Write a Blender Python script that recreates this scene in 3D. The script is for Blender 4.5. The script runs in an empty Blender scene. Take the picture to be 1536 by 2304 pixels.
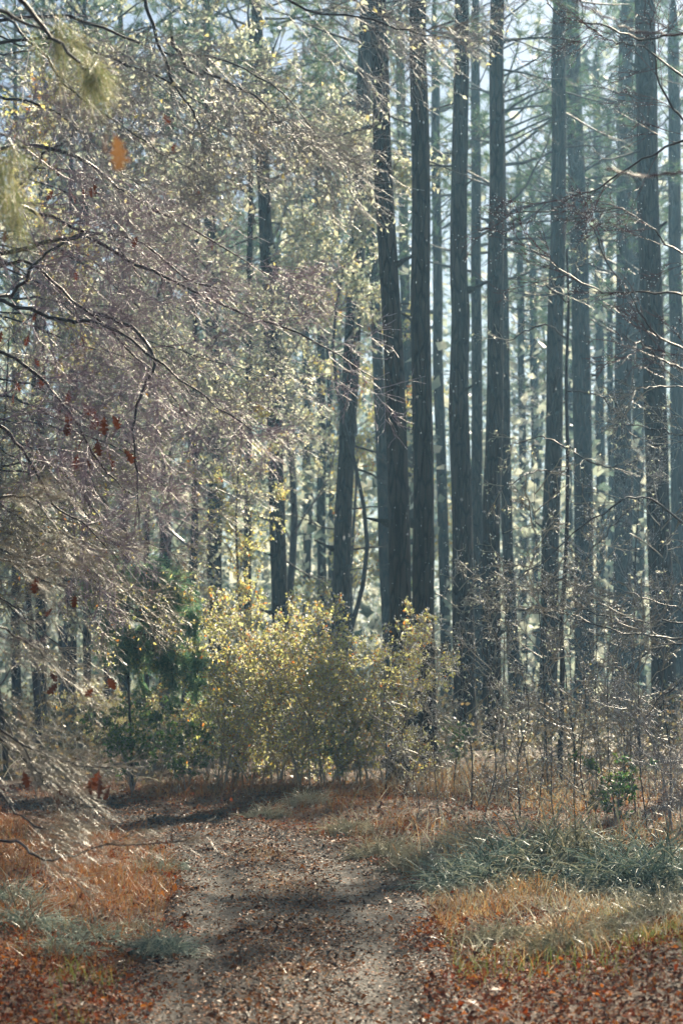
import bpy, math
import numpy as np
from mathutils import Vector

# ------------------------------------------------------------------ camera, world, sun, exposure
SC = bpy.context.scene
COL = SC.collection
F = 4500.0                       # focal length in pixels of the 1536 x 2304 photograph
HOR = 1500.0                     # pixel row of the horizon
EYE = 1.7
PITCH = math.atan((HOR - 1152.0) / F)
SUN_AZ = math.radians(24.0)      # to the right of straight ahead
SUN_EL = math.radians(38.0)

cam = bpy.data.cameras.new('camera')
cam.sensor_fit = 'VERTICAL'
cam.sensor_height = 36.0
cam.lens = F / 2304.0 * 36.0
cam.clip_start = 0.1
cam.clip_end = 2000.0
cam.dof.use_dof = True
cam.dof.focus_distance = 17.0
cam.dof.aperture_fstop = 3.2
cam_o = bpy.data.objects.new('camera', cam)
cam_o.location = (0, 0, EYE)
cam_o.rotation_euler = (math.pi / 2 + PITCH, 0, 0)
COL.objects.link(cam_o)
SC.camera = cam_o

world = bpy.data.worlds.new('World')
SC.world = world
world.use_nodes = True
wn = world.node_tree.nodes
wl = world.node_tree.links
bg = wn['Background']
sky = wn.new('ShaderNodeTexSky')
sky.sky_type = 'NISHITA'
sky.sun_disc = False
sky.sun_elevation = SUN_EL
sky.sun_rotation = SUN_AZ
sky.air_density = 1.0
sky.dust_density = 1.5
sky.ozone_density = 1.5
wl.new(sky.outputs[0], bg.inputs[0])
bg.inputs[1].default_value = 0.05

sun = bpy.data.lights.new('sun', 'SUN')
sun.energy = 5.0
sun.angle = math.radians(0.53)
sun.color = (1.0, 0.87, 0.65)
sun_o = bpy.data.objects.new('sun', sun)
S = Vector((math.sin(SUN_AZ) * math.cos(SUN_EL), math.cos(SUN_AZ) * math.cos(SUN_EL), math.sin(SUN_EL)))
sun_o.rotation_euler = S.to_track_quat('Z', 'Y').to_euler()
COL.objects.link(sun_o)

SC.view_settings.view_transform = 'Standard'
SC.view_settings.look = 'None'
SC.view_settings.gamma = 1.0
SC.view_settings.use_curve_mapping = False
SC.view_settings.exposure = 1.12
SC.render.engine = 'CYCLES'
cy = SC.cycles
cy.max_bounces = 6
cy.diffuse_bounces = 5
cy.glossy_bounces = 1
cy.transmission_bounces = 5
cy.volume_bounces = 1
cy.transparent_max_bounces = 4
cy.sample_clamp_indirect = 3.0
cy.sample_clamp_direct = 8.0
cy.caustics_reflective = False
cy.caustics_refractive = False
cy.debug_use_spatial_splits = True
cy.use_adaptive_sampling = True
cy.adaptive_threshold = 0.03
cy.use_light_tree = False
cy.use_denoising = True
try:
    cy.denoiser = 'OPENIMAGEDENOISE'
    cy.denoising_input_passes = 'RGB_ALBEDO_NORMAL'
    cy.denoising_prefilter = 'ACCURATE'
except Exception:
    pass

HAZE_DENSITY = 0.0014
HAZE_G = 0.55

# ------------------------------------------------------------------ helpers
RNG = np.random.default_rng(20)
CP, SP = math.cos(PITCH), math.sin(PITCH)


def at(px, py, d):
    """the point at ground distance d (metres along Y) that the photograph's pixel px, py looks at"""
    u, v = (px - 768.0) / F, (1152.0 - py) / F
    t = d / (CP - v * SP)
    return np.array((u * t, d, EYE + t * (SP + v * CP)))


def px_of(p):
    p = np.asarray(p, float)
    y, z = p[..., 1], p[..., 2] - EYE
    dep = y * CP + z * SP
    up = -y * SP + z * CP
    return 768 + F * p[..., 0] / dep, 1152 - F * up / dep


def nrm(v):
    return v / np.maximum(np.linalg.norm(v, axis=-1, keepdims=True), 1e-9)


class MB:
    """collects vertices and faces of one mesh"""
    def __init__(self):
        self.v, self.f, self.n = [], [], 0

    def add(self, v, f):
        v = np.asarray(v, np.float32).reshape(-1, 3)
        f = np.asarray(f, np.int32)
        self.v.append(v)
        self.f.append(f + self.n)
        self.n += len(v)
        return self

    def arrays(self):
        return np.concatenate(self.v), self.f

    def mesh(self, name, mat, smooth=True):
        me = bpy.data.meshes.new(name)
        if self.n:
            v = np.concatenate(self.v)
            loops = np.concatenate([f.ravel() for f in self.f])
            cnt = np.concatenate([np.full(len(f), f.shape[1], np.int32) for f in self.f])
            start = np.concatenate(([0], np.cumsum(cnt)[:-1])).astype(np.int32)
            me.vertices.add(len(v))
            me.vertices.foreach_set('co', v.ravel())
            me.loops.add(len(loops))
            me.loops.foreach_set('vertex_index', loops)
            me.polygons.add(len(cnt))
            me.polygons.foreach_set('loop_start', start)
            me.polygons.foreach_set('use_smooth', np.full(len(cnt), smooth))
            me.update(calc_edges=True)
        me.materials.append(mat)
        return me


def link(name, me, parent=None, loc=(0, 0, 0), rz=0.0, sc=1.0):
    o = bpy.data.objects.new(name, me)
    COL.objects.link(o)
    o.location = [float(a) for a in loc]
    o.rotation_euler = (0, 0, rz)
    o.scale = (sc, sc, sc) if np.isscalar(sc) else sc
    if parent is not None:
        o.parent = parent
    return o


def thing(name, label, cat, loc=(0, 0, 0), rz=0.0, group=None, sc=1.0):
    o = link(name, None, None, loc, rz, sc)
    o.empty_display_size = 0.2
    return tag(o, label, cat, group)


def tag(o, label=None, cat=None, group=None, kind=None):
    for k, v in (('label', label), ('category', cat), ('group', group), ('kind', kind)):
        if v:
            o[k] = v
    return o


def tubes(P, R, k=4):
    """k-sided tubes round m polylines of n points"""
    P = np.asarray(P, float)
    R = np.asarray(R, float)
    m, n, _ = P.shape
    T = nrm(np.gradient(P, axis=1))
    mean = nrm(P[:, -1] - P[:, 0])
    ref = np.where(np.abs(mean[:, 2:3]) < 0.8, np.array([[0, 0, 1.0]]), np.array([[1.0, 0, 0]]))
    u = nrm(np.cross(T, ref[:, None, :]))
    w = np.cross(T, u)
    a = np.arange(k) * 2 * math.pi / k
    ring = np.cos(a)[None, None, :, None] * u[:, :, None, :] + np.sin(a)[None, None, :, None] * w[:, :, None, :]
    V = P[:, :, None, :] + R[:, :, None, None] * ring
    idx = np.arange(m * n * k).reshape(m, n, k)
    q = np.stack((idx[:, :-1], np.roll(idx[:, :-1], -1, 2), np.roll(idx[:, 1:], -1, 2), idx[:, 1:]), -1)
    return V.reshape(-1, 3), q.reshape(-1, 4)


def grow(rng, P, R, nch, L, spread, npts=5, t0=0.2, t1=1.0, up=0.0, wob=0.12, rr=0.6, tip=0.35, bias=(0, 0, 0), rmin=0.0012, taper=0.5, flat=1.0):
    """nch children on each of the polylines P"""
    m, n, _ = P.shape
    t = rng.uniform(t0, t1, (m, nch))
    ft = np.minimum(t * (n - 1), n - 1.001)
    i = ft.astype(int)
    f = (ft - i)[..., None]
    r = np.arange(m)[:, None]
    base = P[r, i] * (1 - f) + P[r, i + 1] * f
    T = nrm(P[r, i + 1] - P[r, i])
    R0 = (R[r, i] * (1 - f[..., 0]) + R[r, i + 1] * f[..., 0]) * rr
    w = rng.normal(size=(m, nch, 3))
    w[..., 2] *= flat
    w -= (w * T).sum(-1, keepdims=True) * T
    w = nrm(w)
    a = (spread * rng.uniform(0.65, 1.3, (m, nch)))[..., None]
    d = nrm(np.cos(a) * T + np.sin(a) * w + np.asarray(bias))
    ln = (L * rng.uniform(0.5, 1.25, (m, nch)) * (1 - taper * t))[..., None] / (npts - 1)
    pts = [base]
    for j in range(1, npts):
        d = nrm(d + rng.normal(size=d.shape) * wob + np.array((0, 0, up)))
        pts.append(pts[-1] + d * ln)
    Q = np.stack(pts, 2).reshape(m * nch, npts, 3)
    R0 = np.maximum(R0.reshape(-1), rmin)
    RR = np.maximum(R0[:, None] * np.linspace(1, tip, npts)[None], rmin * 0.7)
    return Q, RR


def curve_pts(ctrl, n):
    """Catmull-Rom through the control points, n samples"""
    c = np.asarray(ctrl, float)
    c = np.vstack((2 * c[0] - c[1], c, 2 * c[-1] - c[-2]))
    segs = len(c) - 3
    t = np.linspace(0, segs, n)
    i = np.minimum(t.astype(int), segs - 1)
    f = (t - i)[:, None]
    a, b, d, e = c[i], c[i + 1], c[i + 2], c[i + 3]
    return 0.5 * (2 * b + (d - a) * f + (2 * a - 5 * b + 4 * d - e) * f ** 2 + (3 * b - a - 3 * d + e) * f ** 3)


def along(rng, P, cnt, t0=0.0):
    """cnt random points on the polylines"""
    m, n, _ = P.shape
    r = rng.integers(0, m, cnt)
    ft = np.minimum(rng.uniform(t0, 1, cnt) * (n - 1), n - 1.001)
    i = ft.astype(int)
    f = (ft - i)[:, None]
    return P[r, i] * (1 - f) + P[r, i + 1] * f


def leaves(rng, pos, size, flatness=0.0, curl=0.3, slim=0.55, hang=0.0):
    """four-triangle bent leaves at pos"""
    m = len(pos)
    s = (size * rng.uniform(0.6, 1.35, m))[:, None]
    ax = rng.normal(size=(m, 3))
    ax[:, 2] = ax[:, 2] * (1 - flatness) - hang * 2.0
    ax = nrm(ax)
    up = rng.normal(size=(m, 3)) * (1 - flatness) + np.array((0, 0, flatness * 1.6))
    sd = nrm(np.cross(ax, up))
    nn = np.cross(sd, ax)
    c = (rng.normal(size=(m, 1)) * curl + curl * 0.5) * s
    b = pos
    mid = b + ax * s * 0.5 + nn * c * 0.35
    l = b + ax * s * 0.45 + sd * s * slim * 0.5 + nn * c
    r = b + ax * s * 0.45 - sd * s * slim * 0.5 + nn * c
    tip = b + ax * s + nn * c * rng.uniform(-0.6, 1.0, (m, 1))
    V = np.stack((b, l, mid, r, tip), 1).reshape(-1, 3)
    o = (np.arange(m) * 5)[:, None, None]
    tri = np.array(((0, 2, 1), (0, 3, 2), (1, 2, 4), (2, 3, 4)))[None] + o
    return V, tri.reshape(-1, 3)


def cards(rng, pos, size, slim=0.6):
    """bent two-triangle leaves for foliage seen from afar"""
    m = len(pos)
    s = (size * rng.uniform(0.5, 1.4, m))[:, None]
    ax = nrm(rng.normal(size=(m, 3)))
    sd = nrm(np.cross(ax, rng.normal(size=(m, 3))))
    nn = np.cross(sd, ax)
    V = np.stack((pos, pos + ax * s * 0.5 + sd * s * slim * 0.5, pos + ax * s + nn * s * 0.3, pos + ax * s * 0.5 - sd * s * slim * 0.5), 1).reshape(-1, 3)
    o = (np.arange(m) * 4)[:, None, None]
    return V, (np.array(((0, 1, 3), (1, 2, 3)))[None] + o).reshape(-1, 3)


OCT = np.array(((1, 0, 0), (-1, 0, 0), (0, 1, 0), (0, -1, 0), (0, 0, 1), (0, 0, -1)), float)
OCTF = np.array(((0, 2, 4), (2, 1, 4), (1, 3, 4), (3, 0, 4), (2, 0, 5), (1, 2, 5), (3, 1, 5), (0, 3, 5)))


def drops(pos, r, stretch=1.25):
    m = len(pos)
    r = np.broadcast_to(np.asarray(r, float), (m,))
    V = pos[:, None, :] + OCT[None] * r[:, None, None] * np.array((1, 1, stretch))
    f = OCTF[None] + (np.arange(m) * 6)[:, None, None]
    return V.reshape(-1, 3), f.reshape(-1, 3)


def needles(rng, pos, axis, cnt, length, width, spread=0.9):
    """cnt thin needle triangles fanning out of each pos about axis"""
    m = len(pos)
    d = nrm(axis[:, None, :] * rng.uniform(0.25, 1.3, (m, cnt, 1)) + rng.normal(size=(m, cnt, 3)) * spread * 0.6)
    sd = nrm(np.cross(d, rng.normal(size=d.shape)))
    ln = length * rng.uniform(0.65, 1.2, (m, cnt, 1))
    b = pos[:, None, :] + axis[:, None, :] * rng.uniform(-0.25, 0.3, (m, cnt, 1)) * length
    droop = np.array((0, 0, -0.12)) * ln
    V = np.stack((b + sd * width * 0.5, b - sd * width * 0.5, b + d * ln + droop), 2).reshape(-1, 3)
    return V, np.arange(len(V)).reshape(-1, 3)


# smooth value noise for the terrain
_G = np.random.default_rng(3).uniform(-1, 1, (64, 64))


def vnoise(x, y, s):
    x, y = np.asarray(x, float) * s, np.asarray(y, float) * s
    i, j = np.floor(x).astype(int), np.floor(y).astype(int)
    f, g = x - i, y - j
    f, g = f * f * (3 - 2 * f), g * g * (3 - 2 * g)
    a = _G[i % 64, j % 64] * (1 - f) + _G[(i + 1) % 64, j % 64] * f
    b = _G[i % 64, (j + 1) % 64] * (1 - f) + _G[(i + 1) % 64, (j + 1) % 64] * f
    return a * (1 - g) + b * g


# ------------------------------------------------------------------ materials
def new_mat(name):
    m = bpy.data.materials.new(name)
    m.use_nodes = True
    nt = m.node_tree
    return m, nt.nodes, nt.links, nt.nodes['Principled BSDF'], nt.nodes['Material Output']


def ramp(nodes, stops, interp='LINEAR'):
    r = nodes.new('ShaderNodeValToRGB')
    r.color_ramp.interpolation = interp
    e = r.color_ramp.elements
    while len(e) < len(stops):
        e.new(0.5)
    for el, (p, c) in zip(e, stops):
        el.position = p
        el.color = (*c, 1)
    return r


def mat_leafy(name, stops, translucent=0.45, rough=0.4, spec=0.5, boost=1.6, interp='LINEAR'):
    """thin leaf, coloured piece by piece"""
    m, N, L, bs, out = new_mat(name)
    g = N.new('ShaderNodeNewGeometry')
    r = ramp(N, stops, interp)
    L.new(g.outputs['Random Per Island'], r.inputs[0])
    L.new(r.outputs[0], bs.inputs['Base Color'])
    bs.inputs['Roughness'].default_value = rough
    bs.inputs['Specular IOR Level'].default_value = spec
    tr = N.new('ShaderNodeBsdfTranslucent')
    mul = N.new('ShaderNodeMix')
    mul.data_type = 'RGBA'
    mul.blend_type = 'MULTIPLY'
    mul.inputs[0].default_value = 1.0
    L.new(r.outputs[0], mul.inputs[6])
    mul.inputs[7].default_value = (boost, boost, boost, 1)
    L.new(mul.outputs[2], tr.inputs[0])
    mx = N.new('ShaderNodeMixShader')
    mx.inputs[0].default_value = translucent
    L.new(bs.outputs[0], mx.inputs[1])
    L.new(tr.outputs[0], mx.inputs[2])
    L.new(mx.outputs[0], out.inputs[0])
    return m


def mat_twig(name, c0, c1, rough=0.3, spec=0.6, scale=9.0):
    m, N, L, bs, out = new_mat(name)
    tc = N.new('ShaderNodeTexCoord')
    nz = N.new('ShaderNodeTexNoise')
    nz.inputs['Scale'].default_value = scale
    nz.inputs['Detail'].default_value = 4
    L.new(tc.outputs['Object'], nz.inputs[0])
    r = ramp(N, ((0.3, c0), (0.7, c1)))
    L.new(nz.outputs[0], r.inputs[0])
    L.new(r.outputs[0], bs.inputs['Base Color'])
    bs.inputs['Roughness'].default_value = rough
    bs.inputs['Specular IOR Level'].default_value = spec
    return m


def mat_pine_bark(name, c0, c1, c2):
    m, N, L, bs, out = new_mat(name)
    tc = N.new('ShaderNodeTexCoord')
    mp = N.new('ShaderNodeMapping')
    mp.inputs['Scale'].default_value = (1, 1, 0.17)
    L.new(tc.outputs['Object'], mp.inputs[0])
    nz = N.new('ShaderNodeTexNoise')
    nz.inputs['Scale'].default_value = 9.0
    nz.inputs['Detail'].default_value = 5
    L.new(mp.outputs[0], nz.inputs[0])
    warp = N.new('ShaderNodeMix')
    warp.data_type = 'RGBA'
    warp.inputs[0].default_value = 0.06
    L.new(mp.outputs[0], warp.inputs[6])
    L.new(nz.outputs[1], warp.inputs[7])
    vo = N.new('ShaderNodeTexVoronoi')
    vo.feature = 'DISTANCE_TO_EDGE'
    vo.inputs['Scale'].default_value = 13.0
    L.new(warp.outputs[2], vo.inputs[0])
    fis = ramp(N, ((0.0, (0, 0, 0)), (0.16, (1, 1, 1))))
    L.new(vo.outputs['Distance'], fis.inputs[0])
    col = ramp(N, ((0.3, c1), (0.7, c2)))
    L.new(nz.outputs[0], col.inputs[0])
    mx = N.new('ShaderNodeMix')
    mx.data_type = 'RGBA'
    L.new(fis.outputs[0], mx.inputs[0])
    mx.inputs[6].default_value = (*c0, 1)
    L.new(col.outputs[0], mx.inputs[7])
    L.new(mx.outputs[2], bs.inputs['Base Color'])
    bs.inputs['Roughness'].default_value = 0.75
    bs.inputs['Specular IOR Level'].default_value = 0.3
    add = N.new('ShaderNodeMath')
    add.operation = 'MULTIPLY_ADD'
    L.new(nz.outputs[0], add.inputs[0])
    add.inputs[1].default_value = 0.5
    L.new(fis.outputs[0], add.inputs[2])
    bp = N.new('ShaderNodeBump')
    bp.inputs['Strength'].default_value = 0.9
    bp.inputs['Distance'].default_value = 0.03
    L.new(add.outputs[0], bp.inputs['Height'])
    L.new(bp.outputs[0], bs.inputs['Normal'])
    return m


def mat_soil(name, stops, rough0, rough1, scale, bump=0.02):
    m, N, L, bs, out = new_mat(name)
    tc = N.new('ShaderNodeTexCoord')
    nz = N.new('ShaderNodeTexNoise')
    nz.inputs['Scale'].default_value = scale
    nz.inputs['Detail'].default_value = 8
    nz.inputs['Roughness'].default_value = 0.65
    L.new(tc.outputs['Object'], nz.inputs[0])
    r = ramp(N, stops)
    L.new(nz.outputs[0], r.inputs[0])
    L.new(r.outputs[0], bs.inputs['Base Color'])
    n2 = N.new('ShaderNodeTexNoise')
    n2.inputs['Scale'].default_value = 1.7
    n2.inputs['Detail'].default_value = 4
    L.new(tc.outputs['Object'], n2.inputs[0])
    mr = N.new('ShaderNodeMapRange')
    mr.inputs[1].default_value = 0.35
    mr.inputs[2].default_value = 0.65
    mr.inputs[3].default_value = rough0
    mr.inputs[4].default_value = rough1
    L.new(n2.outputs[0], mr.inputs[0])
    L.new(mr.outputs[0], bs.inputs['Roughness'])
    bs.inputs['Specular IOR Level'].default_value = 0.18
    n3 = N.new('ShaderNodeTexNoise')
    n3.inputs['Scale'].default_value = 40
    n3.inputs['Detail'].default_value = 5
    L.new(tc.outputs['Object'], n3.inputs[0])
    bp = N.new('ShaderNodeBump')
    bp.inputs['Strength'].default_value = 0.8
    bp.inputs['Distance'].default_value = bump
    L.new(n3.outputs[0], bp.inputs['Height'])
    L.new(bp.outputs[0], bs.inputs['Normal'])
    return m


M = {}
M['bark'] = mat_pine_bark('pine_bark', (0.008, 0.007, 0.007), (0.036, 0.026, 0.02), (0.105, 0.076, 0.056))
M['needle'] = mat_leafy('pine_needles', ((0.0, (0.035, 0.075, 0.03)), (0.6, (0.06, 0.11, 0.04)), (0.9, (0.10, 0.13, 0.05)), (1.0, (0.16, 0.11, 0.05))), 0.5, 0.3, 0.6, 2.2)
M['near_needle'] = mat_leafy('sunlit_needles', ((0.0, (0.10, 0.15, 0.05)), (0.5, (0.22, 0.24, 0.10)), (1.0, (0.42, 0.34, 0.22))), 0.5, 0.3, 0.7, 1.8)  # sunlight put into paler needle colours
M['branch'] = mat_twig('dead_pine_branch', (0.04, 0.033, 0.03), (0.1, 0.08, 0.07), 0.6, 0.4)
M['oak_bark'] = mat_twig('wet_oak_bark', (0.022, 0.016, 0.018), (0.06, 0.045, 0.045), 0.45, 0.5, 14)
M['oak_twig'] = mat_twig('wet_purple_glint_twig', (0.17, 0.11, 0.145), (0.46, 0.34, 0.42), 0.42, 0.7, 14)  # purple-pink of the wet glints put into the twig colour
M['pale_twig'] = mat_twig('wet_lit_tan_twig', (0.17, 0.145, 0.105), (0.44, 0.38, 0.27), 0.34, 0.7, 14)  # brightness of sunlit wet twigs put into the tan
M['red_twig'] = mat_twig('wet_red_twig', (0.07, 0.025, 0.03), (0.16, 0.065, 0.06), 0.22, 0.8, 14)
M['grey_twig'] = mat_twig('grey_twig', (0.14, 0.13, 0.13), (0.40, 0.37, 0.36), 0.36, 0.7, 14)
M['yellow_leaf'] = mat_leafy('yellow_green_leaves', ((0.0, (0.30, 0.33, 0.10)), (0.4, (0.48, 0.46, 0.17)), (0.7, (0.54, 0.53, 0.34)), (0.9, (0.54, 0.41, 0.08)), (0.97, (0.50, 0.18, 0.03))), 0.72, 0.25, 0.8, 1.75)
M['pale_leaf'] = mat_leafy('pale_lit_leaves', ((0.0, (0.25, 0.30, 0.21)), (0.6, (0.48, 0.50, 0.38)), (0.93, (0.60, 0.56, 0.40)), (1.0, (0.5, 0.42, 0.12))), 0.55, 0.22, 0.8, 1.9)  # leaf tones paled to carry the sunlight on them
M['green_leaf'] = mat_leafy('green_leaves', ((0.0, (0.03, 0.09, 0.03)), (0.6, (0.07, 0.14, 0.04)), (1.0, (0.16, 0.2, 0.05))), 0.45, 0.3, 0.6, 1.8)
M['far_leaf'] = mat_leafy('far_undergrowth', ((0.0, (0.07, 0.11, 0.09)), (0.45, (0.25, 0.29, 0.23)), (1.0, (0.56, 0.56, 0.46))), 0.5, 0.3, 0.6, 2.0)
M['under'] = mat_leafy('undergrowth_leaves', ((0.0, (0.05, 0.06, 0.03)), (0.35, (0.11, 0.10, 0.045)), (0.7, (0.2, 0.13, 0.06)), (1.0, (0.32, 0.27, 0.13))), 0.45, 0.4, 0.5, 1.6)
M['tan_leaf'] = mat_leafy('faded_oak_leaf', ((0.0, (0.17, 0.085, 0.035)), (1.0, (0.26, 0.14, 0.06))), 0.4, 0.5, 0.4, 1.1)
M['brown_leaf'] = mat_leafy('dead_oak_leaf', ((0.0, (0.10, 0.026, 0.014)), (0.5, (0.145, 0.042, 0.02)), (1.0, (0.2, 0.075, 0.03))), 0.25, 0.5, 0.3, 1.1)
M['cedar'] = mat_leafy('cedar_sprays', ((0.0, (0.06, 0.16, 0.10)), (0.5, (0.12, 0.25, 0.15)), (1.0, (0.42, 0.46, 0.22))), 0.45, 0.35, 0.5, 2.0)
M['wisp'] = mat_leafy('blue_green_wisps', ((0.0, (0.07, 0.12, 0.10)), (0.35, (0.22, 0.31, 0.27)), (0.7, (0.42, 0.49, 0.42)), (1.0, (0.68, 0.66, 0.52))), 0.4, 0.35, 0.5, 1.3)
M['frost'] = mat_leafy('frosty_stems', ((0.0, (0.12, 0.13, 0.09)), (0.4, (0.32, 0.33, 0.25)), (1.0, (0.6, 0.55, 0.42))), 0.45, 0.3, 0.6, 1.4)
M['gold_grass'] = mat_leafy('golden_dry_grass', ((0.0, (0.24, 0.09, 0.028)), (0.35, (0.42, 0.18, 0.045)), (0.65, (0.50, 0.32, 0.11)), (0.88, (0.46, 0.42, 0.27)), (1.0, (0.16, 0.20, 0.07))), 0.45, 0.35, 0.5, 1.4)
M['rust_grass'] = mat_leafy('rusty_dry_grass', ((0.0, (0.14, 0.045, 0.016)), (0.45, (0.27, 0.095, 0.024)), (0.8, (0.34, 0.19, 0.065)), (1.0, (0.12, 0.14, 0.06))), 0.45, 0.35, 0.5, 1.4)
M['green_grass'] = mat_leafy('green_grass_blades', ((0.0, (0.08, 0.14, 0.03)), (0.6, (0.16, 0.22, 0.05)), (1.0, (0.30, 0.26, 0.08))), 0.45, 0.35, 0.5, 1.4)
M['litter'] = mat_leafy('forest_leaf_litter', ((0.0, (0.04, 0.016, 0.011)), (0.3, (0.075, 0.026, 0.014)), (0.5, (0.15, 0.04, 0.016)), (0.68, (0.25, 0.05, 0.012)), (0.82, (0.17, 0.07, 0.026)), (0.94, (0.36, 0.13, 0.02)), (1.0, (0.46, 0.14, 0.02))), 0.3, 0.6, 0.22, 1.4)
M['path_litter'] = mat_leafy('trodden_wet_leaves', ((0.0, (0.022, 0.013, 0.011)), (0.4, (0.065, 0.03, 0.018)), (0.65, (0.20, 0.075, 0.024)), (0.9, (0.36, 0.15, 0.04)), (1.0, (0.36, 0.10, 0.02))), 0.15, 0.5, 0.25, 1.2)
M['ground'] = mat_soil('forest_floor', ((0.25, (0.03, 0.018, 0.011)), (0.5, (0.09, 0.045, 0.022)), (0.75, (0.17, 0.085, 0.035))), 0.45, 0.8, 7.0, 0.03)
M['path'] = mat_soil('wet_mud', ((0.25, (0.016, 0.012, 0.010)), (0.5, (0.034, 0.025, 0.02)), (0.8, (0.065, 0.046, 0.034))), 0.42, 0.7, 5.0, 0.015)


def mat_drop():
    m, N, L, bs, out = new_mat('water_drop')
    tr = N.new('ShaderNodeBsdfTranslucent')
    tr.inputs[0].default_value = (0.95, 0.95, 0.95, 1)  # white colour stands in for light refracted through clear water
    gl = N.new('ShaderNodeBsdfGlossy')
    gl.inputs['Color'].default_value = (0.9, 0.9, 0.95, 1)
    gl.inputs['Roughness'].default_value = 0.4
    mx = N.new('ShaderNodeMixShader')
    mx.inputs[0].default_value = 0.4
    L.new(tr.outputs[0], mx.inputs[1])
    L.new(gl.outputs[0], mx.inputs[2])
    L.new(mx.outputs[0], out.inputs[0])
    return m


M['drop'] = mat_drop()

# ------------------------------------------------------------------ ground and path
PATH = curve_pts([(-0.2, -8), (-0.25, 0), (-0.28, 6), (-0.28, 10.2), (-0.30, 14), (-0.50, 17), (-0.92, 19.2), (-1.65, 21.4), (-2.6, 23.3), (-4.0, 25.0), (-6.5, 26.6), (-10, 28), (-17, 30)], 240)
HALF = 0.95


def path_dist(x, y):
    """signed-less distance to the path's centre line"""
    p = np.stack((np.asarray(x, float).ravel(), np.asarray(y, float).ravel()), 1).astype(np.float32)
    out = np.full(len(p), 1e9, np.float32)
    q = PATH.astype(np.float32)
    for s in range(0, len(p), 40000):
        d = ((p[s:s + 40000, None, :] - q[None]) ** 2).sum(-1)
        out[s:s + 40000] = np.sqrt(d.min(1))
    return out.reshape(np.shape(x))


def terrain(x, y, pd=None):
    x, y = np.asarray(x, float), np.asarray(y, float)
    if pd is None:
        pd = path_dist(x, y)
    off = np.clip((pd - HALF) / 1.6, 0, 1)
    off = off * off * (3 - 2 * off)
    z = off * (0.12 + 0.14 * vnoise(x + 9, y, 0.35) + 0.06 * vnoise(x, y + 4, 1.1))
    return z + 0.02 * vnoise(x, y, 1.9)


def tz(x, y):
    return float(terrain(np.array([x]), np.array([y]))[0])


def graded(lo, hi, a, b, fine, far):
    inner = np.arange(a, b + 1e-6, fine)
    r = b + np.cumsum(fine * 1.12 ** np.arange(1, 80))
    r = np.append(r[r < hi], hi)
    l = a - np.cumsum(fine * 1.12 ** np.arange(1, 80))
    l = np.append(l[l > lo], lo)
    return np.concatenate((l[::-1], inner, r))


def build_ground():
    xs = graded(-200, 200, -6, 7, 0.17, 0)
    ys = graded(-30, 330, 8, 34, 0.19, 0)
    X, Y = np.meshgrid(xs, ys)
    pd = path_dist(X, Y)
    Z = terrain(X, Y, pd) - 0.06 * np.clip((HALF + 0.02 - pd) / 0.25, 0, 1)
    V = np.stack((X, Y, Z), -1).reshape(-1, 3)
    idx = np.arange(len(V)).reshape(X.shape)
    q = np.stack((idx[:-1, :-1], idx[:-1, 1:], idx[1:, 1:], idx[1:, :-1]), -1).reshape(-1, 4)
    o = link('ground', MB().add(V, q).mesh('ground', M['ground']))
    tag(o, kind='structure')
    # the path: a sheet of its own with two wheel ruts; its rims dip under the ground
    T = nrm(np.gradient(PATH, axis=0))
    Nn = np.stack((T[:, 1], -T[:, 0]), 1)
    w = np.linspace(-1.18, 1.18, 41)
    X = PATH[:, 0:1] + Nn[:, 0:1] * w * HALF
    Y = PATH[:, 1:2] + Nn[:, 1:2] * w * HALF
    rut = np.exp(-((np.abs(w) - 0.55) / 0.2) ** 2)
    edge = np.clip((np.abs(w) - 0.92) / 0.26, 0, 1)
    Z = 0.012 + 0.02 * vnoise(X, Y, 1.9) - 0.035 * rut[None] + 0.012 * vnoise(X, Y, 3.3) - 0.12 * edge[None]
    V = np.stack((X, Y, Z), -1).reshape(-1, 3)
    idx = np.arange(len(V)).reshape(X.shape)
    q = np.stack((idx[:-1, :-1], idx[:-1, 1:], idx[1:, 1:], idx[1:, :-1]), -1).reshape(-1, 4)
    o = link('path', MB().add(V, q).mesh('path', M['path']))
    tag(o, kind='structure')


build_ground()


def in_view(rng, n, d0, d1, margin=1.15, power=1.0):
    """random ground points inside the view between the distances d0 and d1, evenly spread over the ground"""
    d = np.sqrt(rng.uniform(d0 ** 2, d1 ** 2, n)) if power == 1.0 else d0 + (d1 - d0) * rng.uniform(0, 1, n) ** power
    x = rng.uniform(-1, 1, n) * d * 768 / F * margin
    return x, d


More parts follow.
